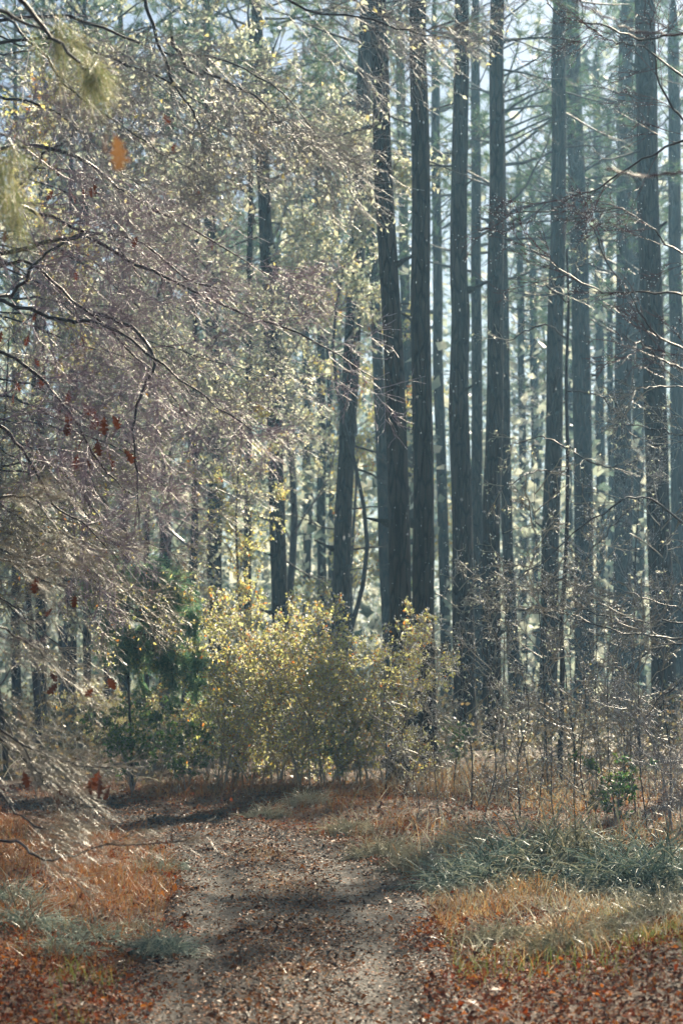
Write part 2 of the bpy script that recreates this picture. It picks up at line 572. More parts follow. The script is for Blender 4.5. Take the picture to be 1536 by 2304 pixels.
# ------------------------------------------------------------------ pines
def crown_arrays(seed, H=10.0, W=3.3, limbs=46, cl=7):
    rng = np.random.default_rng(seed)
    ax = np.zeros((limbs, 2, 3))
    h = np.sort(rng.uniform(0, 1, limbs)) ** 0.9
    base = np.stack((np.zeros(limbs), np.zeros(limbs), h * H), 1)
    az = rng.uniform(0, 2 * math.pi, limbs)
    ln = W * (1 - 0.75 * h) * rng.uniform(0.55, 1.15, limbs) + 0.4
    el = np.radians(rng.uniform(-8, 25, limbs) + 30 * h)
    d = np.stack((np.cos(az) * np.cos(el), np.sin(az) * np.cos(el), np.sin(el)), 1)
    pts = [base]
    for j in range(6):
        d = nrm(d + rng.normal(size=d.shape) * 0.1 + np.array((0, 0, 0.04)))
        pts.append(pts[-1] + d * (ln / 6)[:, None])
    P = np.stack(pts, 1)
    R = np.linspace(1, 0.25, 7)[None] * (0.012 + 0.011 * ln)[:, None]
    Q, RQ = grow(rng, P, R, cl, 1.15, 0.85, 4, 0.3, 1.0, up=0.06, flat=0.5, rmin=0.006)
    br = MB().add(*tubes(P, R, 4)).add(*tubes(Q, RQ, 3))
    # needle tufts at the ends and along the branchlets
    pos = np.concatenate((Q[:, -1], Q[:, -2], Q[:, 2], P[:, -1], P[:, -2]))
    axs = np.concatenate((nrm(Q[:, -1] - Q[:, -2]), nrm(Q[:, -2] - Q[:, -3]), nrm(Q[:, 2] - Q[:, 1]), nrm(P[:, -1] - P[:, -2]), nrm(P[:, -1] - P[:, -2])))
    keep = rng.uniform(size=len(pos)) < 0.72
    nd = MB().add(*needles(rng, pos[keep], axs[keep], 17, 0.26, 0.016, 1.1))
    return br, nd


CROWNS = []
for s in range(5):
    b_, n_ = crown_arrays(100 + s, 9.5 + s * 0.6, 2.5 + 0.25 * s, 32 + 3 * s, 6)
    CROWNS.append((b_, n_, b_.mesh('crown_limbs', M['branch']), n_.mesh('crown', M['needle'], False)))


def trunk_mesh(rng, axis, rad, k=16):
    """one tapering trunk along the local axis points, with a flared foot and slightly uneven girth"""
    n = 64
    A = curve_pts(axis, n)
    A = A + np.stack((vnoise(A[:, 2] * 0.9, np.full(n, rng.uniform(0, 50)), 0.5), vnoise(A[:, 2] * 0.9, np.full(n, rng.uniform(0, 50)), 0.5), np.zeros(n)), 1) * 0.03
    t = np.linspace(0, 1, n)
    R = np.interp(t, np.linspace(0, 1, len(rad)), rad)
    R = R * (1 + 0.35 * np.exp(-np.maximum(A[:, 2], 0) / 0.35))
    V, q = tubes(A[None], R[None], k)
    V = V.reshape(n, k, 3)
    ang = np.arange(k) * 2 * math.pi / k
    ph = rng.uniform(0, 60)
    bump = 1 + 0.05 * vnoise(np.cos(ang)[None] * 1.6 + ph + 0 * t[:, None], np.sin(ang)[None] * 1.6 + A[:, 2:3] * 1.1 + ph, 1.4)
    V = A[:, None] + (V - A[:, None]) * bump[..., None]
    return MB().add(V.reshape(-1, 3), q), A, R


STUBS = []
for s in range(6):
    rng = np.random.default_rng(500 + s)
    P = np.zeros((1, 7, 3))
    d = np.array((1.0, 0, rng.uniform(-0.15, 0.35)))
    for j in range(1, 7):
        d = nrm(d + rng.normal(size=3) * 0.14)
        P[0, j] = P[0, j - 1] + d * 0.26
    R = np.linspace(0.022, 0.006, 7)[None]
    Q, RQ = grow(rng, P, R, 7, 0.7, 0.8, 4, 0.25, 1, rmin=0.004)
    Q2, RQ2 = grow(rng, Q, RQ, 3, 0.3, 0.7, 3, 0.3, 1, rmin=0.003)
    STUBS.append(MB().add(*tubes(P, R, 5)).add(*tubes(Q, RQ, 4)).add(*tubes(Q2, RQ2, 3)).mesh('dead_branch', M['branch']))


SNAGS = []
for s in range(4):
    rng = np.random.default_rng(530 + s)
    P = np.array([[(0, 0, 0), (0.9, 0, 0.1), (1.3, 0.1, 0.25), (1.9 + rng.uniform(-0.3, 0.9), rng.normal() * 0.2, 0.4 + rng.normal() * 0.3)]])
    SNAGS.append(MB().add(*tubes(P, np.array([[0.42, 0.34, 0.16, 0.07]]), 6)).mesh('broken_stub', M['bark']))


def pine(pts, w0, w1, d, label, H=24.0, crown=0, crown_z=15.0, cs=1.0, stubs=(), seed=0, group='tall pines behind the path'):
    """pts: pixels of the trunk's middle line from the ground upwards; w0, w1: its widths in pixels at the first and last of them"""
    rng = np.random.default_rng(9000 + seed)
    p = np.array([at(x, y, d) for x, y in pts])
    x0 = p[0, 0]
    z0 = tz(x0, d)
    t = thing('pine_tree', label, 'tree', (x0, d, z0 - 0.05), 0, group)
    p[0, 2] = z0 - 0.05
    slope = (p[-1, 0] - p[-2, 0]) / max(p[-1, 2] - p[-2, 2], 1)
    slope = np.clip(slope, -0.04, 0.04)
    rest = []
    z = p[-1, 2]
    x = p[-1, 0]
    while z < H - 0.6:
        dz = min(3.0, H - z)
        z += dz
        x += slope * dz
        rest.append((x, d, z))
    axis = np.vstack((p, np.array(rest).reshape(-1, 3))) - np.array((x0, d, z0 - 0.05))
    r0, r1 = w0 / 2 * d / F, w1 / 2 * d / F
    zs = np.linspace(0, axis[-1, 2], 30)
    ztop = p[-1, 2]
    rr = np.where(zs < ztop, r0 + (r1 - r0) * zs / ztop, r1 * np.clip((H + 0.3 - zs) / (H - ztop + 0.3), 0.08, 1))
    mb, A, R = trunk_mesh(rng, axis, rr)
    tk = link('trunk', mb.mesh('trunk', M['bark']), t)
    if crown is not None:
        c = CROWNS[crown % 5]
        i = int(np.argmin(np.abs(A[:, 2] - crown_z)))
        rz = rng.uniform(0, 6.28)
        s = (cs, cs, cs * max(0.5, (H - A[i, 2]) / (9.5 + 0.6 * (crown % 5))))
        cr = link('crown', c[3], t, A[i], rz, s)
        tag(link('limbs', c[2], t, A[i], rz, s), kind='stuff')
        tag(cr, kind='stuff')
    for q in range(7 if d < 48 else 0):
        i = int(rng.integers(6, 44))
        a = rng.uniform(math.pi, 2 * math.pi) if q % 2 else rng.uniform(0, 6.28)
        link('broken_stub', SNAGS[q % 4], tk, A[i], a, R[i] * rng.uniform(0.8, 1.5))
    for (py, side) in stubs:
        zz = at(0, py, d)[2] - z0
        i = int(np.argmin(np.abs(A[:, 2] - zz)))
        rz = (0 if side > 0 else math.pi) + rng.uniform(-0.7, 0.7)
        link('branch', STUBS[rng.integers(0, 6)], tk, A[i], rz, abs(side) * rng.uniform(0.8, 1.2))
    return t


PINES = [
    # pixels bottom to top, widths, distance, label, short name
    ([(903, 1790), (900, 1400), (893, 1000), (868, 500), (855, 100), (852, 0)], 54, 37, 28.0, 'thick dark pine with a slight lean, standing nearest the bend in the path', [(270, -1), (410, -0.5)]),
    ([(957, 1775), (953, 1400), (950, 1000), (944, 500), (941, 0)], 54, 39, 29.5, 'thick upright dark pine close against the slightly leaning one', [(285, -0.7), (590, -0.5), (330, 0.6)]),
    ([(1047, 1715), (1040, 1350), (1034, 1000), (1035, 720), (1028, 590), (1036, 300), (1037, 0)], 52, 35, 36.0, 'dark pine whose trunk kinks partway up, beside the thick upright pair', [(90, -1), (230, -1.1), (380, -0.9), (20, -0.9)]),
    ([(1103, 1705), (1105, 1300), (1108, 1000), (1115, 500), (1119, 0)], 44, 31, 37.5, 'slimmer straight dark pine next to the kinked pine', [(90, 1.1), (150, 1.2), (230, 0.9), (350, 1.0)]),
    ([(757, 1700), (768, 1330), (781, 1000), (801, 600), (815, 300), (820, 150)], 42, 32, 43.0, 'grey pine leaning over the yellow-lit shrub', [(1050, 1.2), (1120, 1.2), (1180, -1.2), (1230, 1.1), (1290, 0.8), (1000, 1.1), (330, 0.7), (310, -0.9)]),
    ([(632, 1700), (627, 1300), (618, 1000), (604, 700), (594, 450)], 40, 28, 45.0, 'dark pine rising straight behind the yellow-lit shrub with low dead boughs', [(1010, 1.0), (1060, 0.8), (1250, 1.2), (1180, -0.9), (480, 1.0), (520, -1.2)]),
    ([(880, 1690), (872, 1400), (858, 1000), (838, 600), (832, 400)], 30, 22, 54.0, 'hazy slender pine just behind the lean of the nearest dark pine', [(600, -0.9), (420, 0.8)]),
    ([(1228, 1690), (1238, 1200), (1248, 800), (1254, 400), (1258, 60)], 42, 30, 44.0, 'tall grey pine standing behind the thin crooked sapling', [(180, 1.2), (250, 1.3), (330, 1.0), (410, 1.2), (120, -1.0)]),
    ([(1312, 1680), (1312, 1200), (1305, 700), (1292, 300), (1285, 60)], 46, 34, 55.0, 'broad misty pine just past the thin crooked sapling', [(310, 1.5), (390, 1.3), (200, 1.3)]),
    ([(1398, 1690), (1400, 1300), (1402, 900), (1405, 500), (1408, 200)], 46, 32, 60.0, 'misty pine between the broad misty one and the thick pine by the frame edge', [(330, -1.5), (420, 1.1)]),
    ([(1494, 1690), (1483, 1300), (1468, 800), (1458, 400), (1450, 60)], 56, 46, 40.0, 'thick dark pine behind the bare maple twigs at the frame edge', [(200, -1.2), (340, -1.3), (150, 0.9)]),
    ([(1004, 1690), (998, 1300), (988, 900), (983, 600), (980, 300)], 26, 19, 62.0, 'slim pale pine seen between the upright thick pine and the kinked one', [(350, 0.9), (420, 1.0)]),
    ([(1076, 1680), (1074, 1200), (1071, 800), (1070, 300)], 28, 20, 57.0, 'slim pale pine seen in the gap between the kinked and the straight dark pine', [(300, -0.8)]),
    ([(1163, 1690), (1152, 1450), (1142, 1200), (1134, 800), (1130, 500)], 30, 18, 50.0, 'thin dark pine curving at its foot, just past the straight dark pine', []),
    ([(925, 1670), (922, 1200), (912, 700), (904, 300)], 26, 20, 66.0, 'faint pine showing in the sliver between the two thickest dark pines', []),
    ([(1178, 1660), (1176, 1200), (1172, 800), (1168, 500)], 18, 14, 78.0, 'very pale thin pine in the brightest gap of mist', []),
    ([(1206, 1660), (1204, 1200), (1200, 800), (1196, 500)], 20, 15, 84.0, 'pale thin pine at the edge of the bright misty gap, by the tall grey pine', []),
    ([(1350, 1660), (1350, 1200), (1348, 800), (1345, 500)], 22, 17, 76.0, 'pale pine filling the gap beside the broad misty pine', []),
    ([(1438, 1660), (1436, 1200), (1432, 800), (1430, 400)], 30, 22, 66.0, 'faint pine half hidden by the thick edge pine', []),
    ([(1375, 1670), (1374, 1200), (1372, 800), (1370, 500)], 16, 13, 80.0, 'thinnest faint pine beside the middle misty pine', []),
    ([(1525, 1670), (1524, 1200), (1520, 800), (1516, 300)], 34, 26, 58.0, 'hazy pine cut by the frame, past the thick edge pine', []),
    ([(722, 1690), (723, 1200), (722, 800), (718, 550)], 22, 16, 66.0, 'pale pine between the grey leaning pine and the pine with low dead boughs', []),
    ([(690, 1690), (690, 1200), (688, 800), (686, 550)], 20, 15, 72.0, 'faint thin pine right beside the pine with low dead boughs', []),
    ([(560, 1690), (558, 1200), (560, 900), (562, 700)], 18, 14, 50.0, 'thin dark pine stem behind the yellow-leaved sapling', []),
    ([(486, 1690), (482, 1200), (477, 800), (472, 500)], 34, 26, 56.0, 'shaded pine behind the drooping purple twigs', []),
    ([(372, 1690), (372, 1200), (376, 800), (380, 500)], 28, 20, 60.0, 'shaded pine directly above the drooping cedar', []),
    ([(436, 1690), (434, 1200), (430, 800), (428, 550)], 18, 14, 70.0, 'faint pine stem just beyond the drooping cedar', []),
    ([(281, 1690), (280, 1500), (279, 1200), (276, 800)], 27, 20, 52.0, 'dark trunk under the drooping cedar beyond the path bend', []),
    ([(202, 1705), (197, 1560), (195, 1200), (194, 800)], 20, 15, 46.0, 'dark narrow trunk straight above the hanging dead leaves at the bend', []),
    ([(166, 1695), (164, 1550), (163, 1200), (162, 800)], 18, 14, 49.0, 'dark trunk beside a sunlit pinkish one beyond the path bend', []),
    ([(143, 1690), (142, 1540), (142, 1200), (140, 800)], 20, 15, 64.0, 'sunlit pinkish trunk beyond the path bend', []),
    ([(92, 1690), (92, 1540), (92, 1200), (94, 800)], 28, 20, 54.0, 'shaded trunk seen through arching wet twigs beyond the path bend', []),
    ([(40, 1690), (38, 1540), (36, 1200), (36, 800)], 24, 18, 58.0, 'shaded trunk at the frame edge behind arching wet twigs', []),
]
for i, (pts, w0, w1, d, lab, st) in enumerate(PINES):
    hi = i in (0, 1, 7, 10)
    pine(pts, w0, w1, d, lab, H=27 if hi else 22 + (i * 7 % 5) * 0.9, crown=i, crown_z=19.5 if hi else (12.0 if d > 50 else 14.0 if d > 40 else 15.5) - (i * 3 % 4) * 0.6, cs=0.9 + (i * 5 % 4) * 0.1, stubs=st, seed=i)


# the wood that goes on behind: too hazy to tell its trees apart
def build_woodland():
    rng = np.random.default_rng(77)
    root = thing('far_woodland', 'pale misty wood filling the gaps behind the pines', 'woodland')
    root['kind'] = 'stuff'
    spots = []
    for k in range(105):
        d = 72 + 125 * rng.uniform() ** 0.8
        spots.append((rng.uniform(-0.27, 0.30) * d, d))
    spots += [(7.4, 31.5, 0.76), (8.8, 34.2, 0.72), (13.5, 52.0), (16.0, 40.0), (15.0, 55.0), (20.0, 62.0)]   # unseen, on the sun's side: added for shade, the short pair for the path
    for k in range(46):           # unseen wood behind the camera, added to hold off sky light
        spots.append((rng.uniform(-26, 26), rng.uniform(-27, 1)))
    spots = [p for p in spots if not (abs(p[0]) < 2.5 and p[1] < 20)]
    trunks = []
    for k in range(5):
        z = np.linspace(-0.1, 24, 10)
        A = np.stack((0.25 * vnoise(z * 0.2, z * 0 + k * 9, 1.0), 0.25 * vnoise(z * 0.2, z * 0 + k * 5 + 40, 1.0), z), 1)
        trunks.append(MB().add(*tubes(A[None], np.linspace(0.19, 0.03, 10)[None], 9)).mesh('trunk', M['bark']))
    for k, (x, d, *size) in enumerate(spots):
        s = size[0] if size else rng.uniform(0.8, 1.1)
        rz = rng.uniform(0, 6.28)
        tag(link('trunk', trunks[k % 5], root, (x, d, 0), rz, (rng.uniform(0.7, 1.25), rng.uniform(0.7, 1.25), s)), kind='stuff')
        cz = 24 * s * (rng.uniform(0.38, 0.58) if k < 105 else 0.66)
        c = CROWNS[k % 5]
        cs = (1.2 * s, 1.2 * s, (24 * s - cz) / 10.0)
        tag(link('crown', c[3], root, (x, d, cz), rz, cs), kind='stuff')
        tag(link('limbs', c[2], root, (x, d, cz), rz, cs), kind='stuff')
    # undergrowth and leafy tops that close the view
    n = 125000
    d = rng.uniform(60, 190, n)
    x = rng.uniform(-0.24, 0.24, n) * d
    z = np.where(rng.uniform(size=n) < 0.5, rng.uniform(0, 1, n) ** 1.2 * 9, rng.uniform(6, 27, n))
    v = vnoise(x, d * 0.5 + z * 0.8, 0.22) + 0.6 * vnoise(x + 40, z + d * 0.2, 0.6)
    k = v + rng.uniform(-0.5, 0.5, n) > np.where(z < 4, -0.5, np.where(x < 0, -0.5, -0.25))
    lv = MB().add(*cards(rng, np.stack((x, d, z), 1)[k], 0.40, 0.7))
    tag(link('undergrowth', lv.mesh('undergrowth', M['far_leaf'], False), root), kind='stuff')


build_woodland()


# ------------------------------------------------------------------ bare trees and shrubs
def limb(ctrl, d, r0, r1, n=26, djit=0.0, rng=None):
    """a bough through the given pixels at about the distance d"""
    c = [at(p[0], p[1], p[2] if len(p) > 2 else d) for p in ctrl]
    c = np.array(c)
    if rng is not None and djit:
        c[1:, 1] += np.cumsum(rng.normal(size=len(c) - 1) * djit)
    P = curve_pts(c, n)
    if rng is not None:
        P[1:-1] += rng.normal(size=(n - 2, 3)) * (d * 0.0006)
    return P, np.linspace(r0, r1, n)


def twig_system(rng, P, R, n1, L1, n2, L2, n3, L3, bias=(0, 0, 0), spread=0.75, up=0.0, rmin=0.0016, flat=0.8):
    B, RB = grow(rng, P, R, n1, L1, spread, 7, 0.25, 1.0, up=up, wob=0.09, rr=0.32, bias=bias, rmin=rmin * 1.5, flat=flat)
    C, RC = grow(rng, B, RB, n2, L2, spread * 0.9, 4, 0.2, 1.0, up=up, wob=0.26, rr=0.6, bias=bias, rmin=rmin * 1.2, flat=flat)
    D, RD = grow(rng, C, RC, n3, L3, spread * 0.9, 3, 0.2, 1.0, up=up, wob=0.15, rr=0.7, bias=bias, rmin=rmin, flat=flat)
    return (B, RB), (C, RC), (D, RD)


def oak_leaf(rng, n=1):
    """a lobed dead leaf hanging down from its stalk, in metres, unit length"""
    prof = [(0.0, 0.03), (0.12, 0.06), (0.22, 0.22), (0.30, 0.10), (0.42, 0.34), (0.52, 0.14), (0.64, 0.33), (0.74, 0.13), (0.86, 0.18), (1.0, 0.0)]
    L, C, Rr = [], [], []
    cu, tw = rng.uniform(0.1, 0.5), rng.uniform(-0.6, 0.6)
    for t, w in prof:
        bend = math.sin(t * 2.2) * cu * 0.35
        a = tw * t
        fold = 0.35
        for arr, s in ((L, 1), (C, 0), (Rr, -1)):
            y = s * w * rng.uniform(0.8, 1.15)
            arr.append((y * math.cos(a), bend + abs(y) * fold + y * math.sin(a), -t - abs(y) * 0.25))
    V = np.array(L + C + Rr)
    n = len(prof)
    q = []
    for i in range(n - 1):
        q += [(i, n + i, n + i + 1, i + 1), (n + i, 2 * n + i, 2 * n + i + 1, n + i + 1)]
    st = np.array(((0.008, 0, 0), (-0.008, 0, 0), (-0.008, 0, 0.25), (0.008, 0, 0.25)))
    return MB().add(V, q).add(st, [(0, 1, 2, 3)])


LEAF_MESH = [oak_leaf(np.random.default_rng(60 + s)).mesh('leaf', M['brown_leaf']) for s in range(7)]


LEAF_TAN = [oak_leaf(np.random.default_rng(80 + s)).mesh('leaf', M['tan_leaf']) for s in range(3)]


def reach_tree(name, label, trunk_px, d, limbs, bark, twig, seed, tw=(9, 0.8, 7, 0.36, 4, 0.14), bias=(0.25, 0, -0.1), trunk_h=7.0, trunk_r=0.13, r0=0.04, r1=0.006, leafset=None, ndrop=0, leaf_mat=None, nleaf=0, leaf_size=0.035, djit=0.12, rmin=0.0018, group=None, drop_r=0.0035, spread=0.75):
    """a tree that stands beside the frame and reaches into it with its boughs"""
    rng = np.random.default_rng(seed)
    x0 = at(trunk_px, 1500, d)[0]
    z0 = tz(x0, d)
    o = thing(name, label, 'tree', (x0, d, z0 - 0.05), 0, group)
    org = np.array((x0, d, z0 - 0.05))
    n = 20
    z = np.linspace(0, trunk_h, n)
    A = np.stack((0.12 * vnoise(z, z * 0 + seed, 0.5), 0.12 * vnoise(z, z * 0 + seed + 9, 0.5), z), 1)
    A[0] = 0
    R = np.linspace(trunk_r, trunk_r * 0.4, n) * (1 + 0.4 * np.exp(-z / 0.25))
    link('trunk', MB().add(*tubes(A[None], R[None], 12)).mesh('trunk', bark), o)
    Ps, Rs = [], []
    for k, ctrl in enumerate(limbs):
        P, RR = limb(ctrl, d, r0 * (0.8 + 0.4 * rng.uniform()), r1, 26, djit, rng)
        P = P - org
        link('bough', MB().add(*tubes(P[None], RR[None], 7)).mesh('bough', bark), o)
        Ps.append(P)
        Rs.append(RR)
    P, R = np.array(Ps), np.array(Rs)
    n1, L1, n2, L2, n3, L3 = tw
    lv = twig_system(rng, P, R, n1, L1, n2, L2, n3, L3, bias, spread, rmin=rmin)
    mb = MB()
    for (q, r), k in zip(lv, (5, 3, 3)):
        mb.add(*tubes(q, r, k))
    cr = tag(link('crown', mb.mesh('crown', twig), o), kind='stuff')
    if ndrop:
        pos = np.concatenate((along(rng, lv[1][0], ndrop // 3), along(rng, lv[2][0], ndrop // 3, 0.5), lv[2][0][rng.integers(0, len(lv[2][0]), ndrop // 3), -1]))
        pos[:, 2] -= drop_r * 0.9
        tag(link('water_drops', MB().add(*drops(pos, drop_r * rng.uniform(0.5, 1.15, len(pos)))).mesh('water_drops', M['drop']), o), kind='stuff')
    if nleaf:
        pos = np.concatenate((along(rng, lv[2][0], nleaf // 2, 0.5), along(rng, lv[1][0], nleaf - nleaf // 2, 0.3)))
        tag(link('foliage', MB().add(*leaves(rng, pos, leaf_size, hang=0.5)).mesh('foliage', leaf_mat), o), kind='stuff')
    if leafset:
        allp = lv[1][0]
        tips = (allp[:, -1] + org)
        tx, ty = px_of(tips)
        used = set()
        for (px, py, s) in leafset:
            dd = (tx - px) ** 2 + (ty - py) ** 2
            for j in np.argsort(dd):
                if j not in used:
                    used.add(j)
                    break
            p = tips[j] - org
            lf = link('leaf', LEAF_MESH[rng.integers(0, 7)], cr, p + np.array((0, 0, -0.02)), rng.uniform(0, 6.28), s * d / F)
            lf.rotation_euler = (rng.normal() * 0.35, rng.normal() * 0.35, rng.uniform(0, 6.28))
    return o


LB = [  # dead leaves of the big oak: pixel and length in pixels
    (100, 840, 34), (140, 835, 40), (150, 870, 34), (22, 880, 36), (40, 875, 26), (75, 800, 24), (160, 910, 40), (180, 905, 36), (205, 910, 40), (160, 955, 34),
    (260, 915, 34), (278, 915, 46), (282, 940, 44), (232, 930, 40), (255, 940, 34), (195, 985, 34), (215, 990, 36), (180, 1005, 40), (248, 1015, 40), (270, 1015, 38), (195, 1030, 36),
    (165, 945, 30), (132, 900, 26), (48, 985, 24), (360, 298, 30), (340, 285, 34), (375, 300, 28), (455, 330, 30), (460, 350, 26), (100, 372, 26), (130, 385, 28), (140, 410, 34),
    (115, 415, 30), (205, 400, 40), (215, 410, 36), (150, 440, 30), (190, 420, 26), (8, 505, 34), (310, 518, 28), (463, 535, 28), (315, 235, 24), (545, 190, 36), (548, 200, 34),
    (168, 605, 28), (75, 690, 28), (65, 720, 26), (165, 748, 22), (190, 752, 22), (10, 705, 34), (390, 890, 26), (185, 115, 26)]
reach_tree('oak_tree', 'wet oak reaching in with dark crossing boughs and hanging russet leaves', -330, 13.0, [
    [(-330, 700), (-150, 600), (0, 565), (60, 577), (130, 640), (210, 705), (290, 780), (360, 850), (420, 940), (470, 1010)],
    [(-330, 640), (-120, 520), (30, 402), (100, 345), (165, 305), (182, 265)],
    [(-330, 660), (-80, 580), (60, 545), (130, 520), (200, 520), (280, 570), (370, 620), (500, 685), (620, 735), (740, 790), (850, 862)],
    [(-330, 520), (-100, 380), (60, 335), (180, 355), (260, 402), (340, 450), (480, 520), (600, 590)],
    [(-330, 700), (-60, 650), (0, 622), (90, 565), (180, 520), (250, 540), (330, 640)],
    [(-330, 900), (-120, 770), (0, 790), (100, 860), (180, 960), (240, 1060), (310, 1120)],
    [(210, 705), (300, 740), (360, 830), (330, 900), (318, 1000), (325, 1100), (335, 1190)],
    [(-330, 800), (-100, 690), (30, 700), (150, 740), (260, 760), (380, 850), (520, 960), (590, 1010)],
    [(-330, 600), (-150, 430), (0, 445), (90, 460), (180, 500), (300, 520), (420, 600), (520, 640)],
    [(-330, 950), (-150, 900), (0, 960), (60, 1020), (110, 1120), (190, 1180), (260, 1260)],
], M['oak_bark'], M['oak_twig'], 11, (18, 0.95, 11, 0.42, 4, 0.18), (0.08, 0, -0.04), 6.2, 0.15, 0.017, 0.0038, LB, 5600, djit=0.14, spread=0.98)

reach_tree('bare_tree', 'bare tree arching over the top with small pale leaves on fine twigs', -420, 12.0, [
    [(-420, 300), (-100, 60), (100, 10), (200, 20), (300, 42), (385, 85), (470, 100), (560, 150), (640, 200), (700, 270), (790, 340)],
    [(385, 85), (430, 150), (470, 180), (560, 225), (640, 290), (720, 360)],
    [(-420, 200), (0, -60), (300, -60), (560, -30), (700, 30), (800, 60), (900, 92), (965, 108)],
    [(-420, 260), (-50, 50), (80, 120), (180, 240), (300, 330), (420, 400)],
    [(-420, 220), (-20, 100), (150, 90), (320, 150), (450, 220), (540, 300)],
    [(300, -60), (340, 40), (380, 160), (440, 260), (455, 330)],
    [(-420, 150), (-50, -120), (300, -160), (600, -110), (760, -60), (860, 0), (940, 40)],
    [(-420, 320), (-150, 200), (0, 190), (120, 230), (230, 330), (330, 420)],
], M['oak_bark'], M['grey_twig'], 12, (16, 0.95, 11, 0.42, 4, 0.18), (0.2, 0, -0.15), 7.5, 0.14, 0.014, 0.003, None, 4200, M['pale_leaf'], 1300, 0.036)

reach_tree('bare_tree', 'low bare tree with long wet twigs arching down toward the path bend', -460, 10.5, [
    [(-460, 1500), (-100, 1560), (0, 1625), (80, 1680), (160, 1715), (255, 1728)],
    [(-460, 1700), (-200, 1850), (0, 1890), (60, 1893), (110, 1922), (170, 1920), (230, 1900), (300, 1896), (430, 1880)],
    [(-460, 1500), (-80, 1680), (0, 1740), (70, 1810), (150, 1850), (230, 1880)],
    [(-460, 1400), (-100, 1500), (0, 1590), (80, 1700), (140, 1790)],
    [(-460, 1300), (-100, 1255), (0, 1260), (70, 1275), (160, 1270)],
    [(-460, 1250), (-100, 1170), (0, 1130), (90, 1130), (150, 1200), (250, 1240)],
    [(-460, 1400), (-120, 1600), (0, 1680), (90, 1760), (180, 1830)],
    [(-460, 1350), (-150, 1380), (0, 1420), (100, 1500), (160, 1580)],
], M['oak_bark'], M['pale_twig'], 13, (9, 0.42, 8, 0.26, 4, 0.11), (0.42, 0, -0.15), 4.2, 0.11, 0.0085, 0.0022,
    [(135, 1745, 44), (143, 1750, 40), (228, 1725, 46), (235, 1730, 50), (215, 1730, 34), (52, 1720, 40), (120, 1520, 40), (115, 1500, 34), (125, 1370, 26), (185, 1325, 34), (240, 1510, 42), (198, 1530, 28), (75, 1280, 38), (100, 1290, 26), (25, 1590, 22), (245, 1745, 34)],
    1500, djit=0.1, spread=0.5, rmin=0.0013, drop_r=0.0028)


# thicket of twiggy trees between the near oak and the pines: boughs swept down toward the path
def swept(rng, n, x0, ya, yb, reach, fall):
    out = []
    for k in range(n):
        y = rng.uniform(ya, yb)
        xs = np.linspace(x0, reach * rng.uniform(0.65, 1.1), 6)
        t = np.linspace(0, 1, 6)
        out.append([(float(x), float(y - 140 * s * (1 - s) * 2 + fall * s * s * rng.uniform(0.6, 1.2) + rng.normal() * 14)) for x, s in zip(xs, t)])
    return out


rg = np.random.default_rng(8)
reach_tree('bare_tree', 'pale sunlit twig thicket low behind the oak, above the arching wet twigs', -260, 19.0, swept(rg, 11, -260, 860, 1230, 400, 210) + swept(rg, 5, -260, 1200, 1420, 215, 110), M['oak_bark'], M['pale_twig'], 14, (10, 1.1, 9, 0.5, 5, 0.2), (0.22, 0, -0.1), 5.5, 0.1, 0.014, 0.004, None, 4200, M['yellow_leaf'], 1600, 0.035, rmin=0.0025, drop_r=0.005)
reach_tree('bare_tree', 'grey twiggy tree filling the upper corner behind the oak boughs', -300, 20.0, swept(rg, 12, -300, 60, 760, 620, 330), M['oak_bark'], M['grey_twig'], 15, (11, 1.2, 10, 0.55, 5, 0.2), (0.22, 0, -0.1), 10.5, 0.14, 0.014, 0.004, None, 4200, M['pale_leaf'], 7500, 0.042, rmin=0.0025, drop_r=0.005)

# the bare maple beside the frame on the other side
reach_tree('maple_tree', 'bare red-twigged maple reaching in across the tall trunks', 1920, 12.0, [
    [(1920, 500), (1650, 330), (1536, 305), (1440, 345), (1360, 385), (1300, 410), (1240, 440), (1120, 441)],
    [(1920, 450), (1700, 250), (1536, 200), (1450, 110), (1380, 90), (1340, 60)],
    [(1920, 900), (1650, 700), (1536, 665), (1440, 660), (1350, 640), (1250, 575), (1180, 540)],
    [(1920, 800), (1650, 600), (1536, 560), (1460, 500), (1380, 470), (1300, 470)],
    [(1920, 1000), (1650, 850), (1536, 790), (1460, 745), (1400, 680), (1340, 600), (1320, 540)],
    [(1920, 1000), (1650, 880), (1536, 835), (1490, 810), (1440, 780), (1390, 760)],
    [(1920, 400), (1700, 120), (1536, 75), (1450, 80), (1360, 55), (1280, 10), (1240, -30)],
    [(1920, 600), (1700, 420), (1560, 250), (1500, 180), (1470, 100), (1460, 30)],
], M['oak_bark'], M['red_twig'], 16, (8, 0.6, 6, 0.28, 3, 0.11), (-0.25, 0, 0.0), 7.0, 0.12, 0.010, 0.003, None, 1700, djit=0.1, spread=0.7)
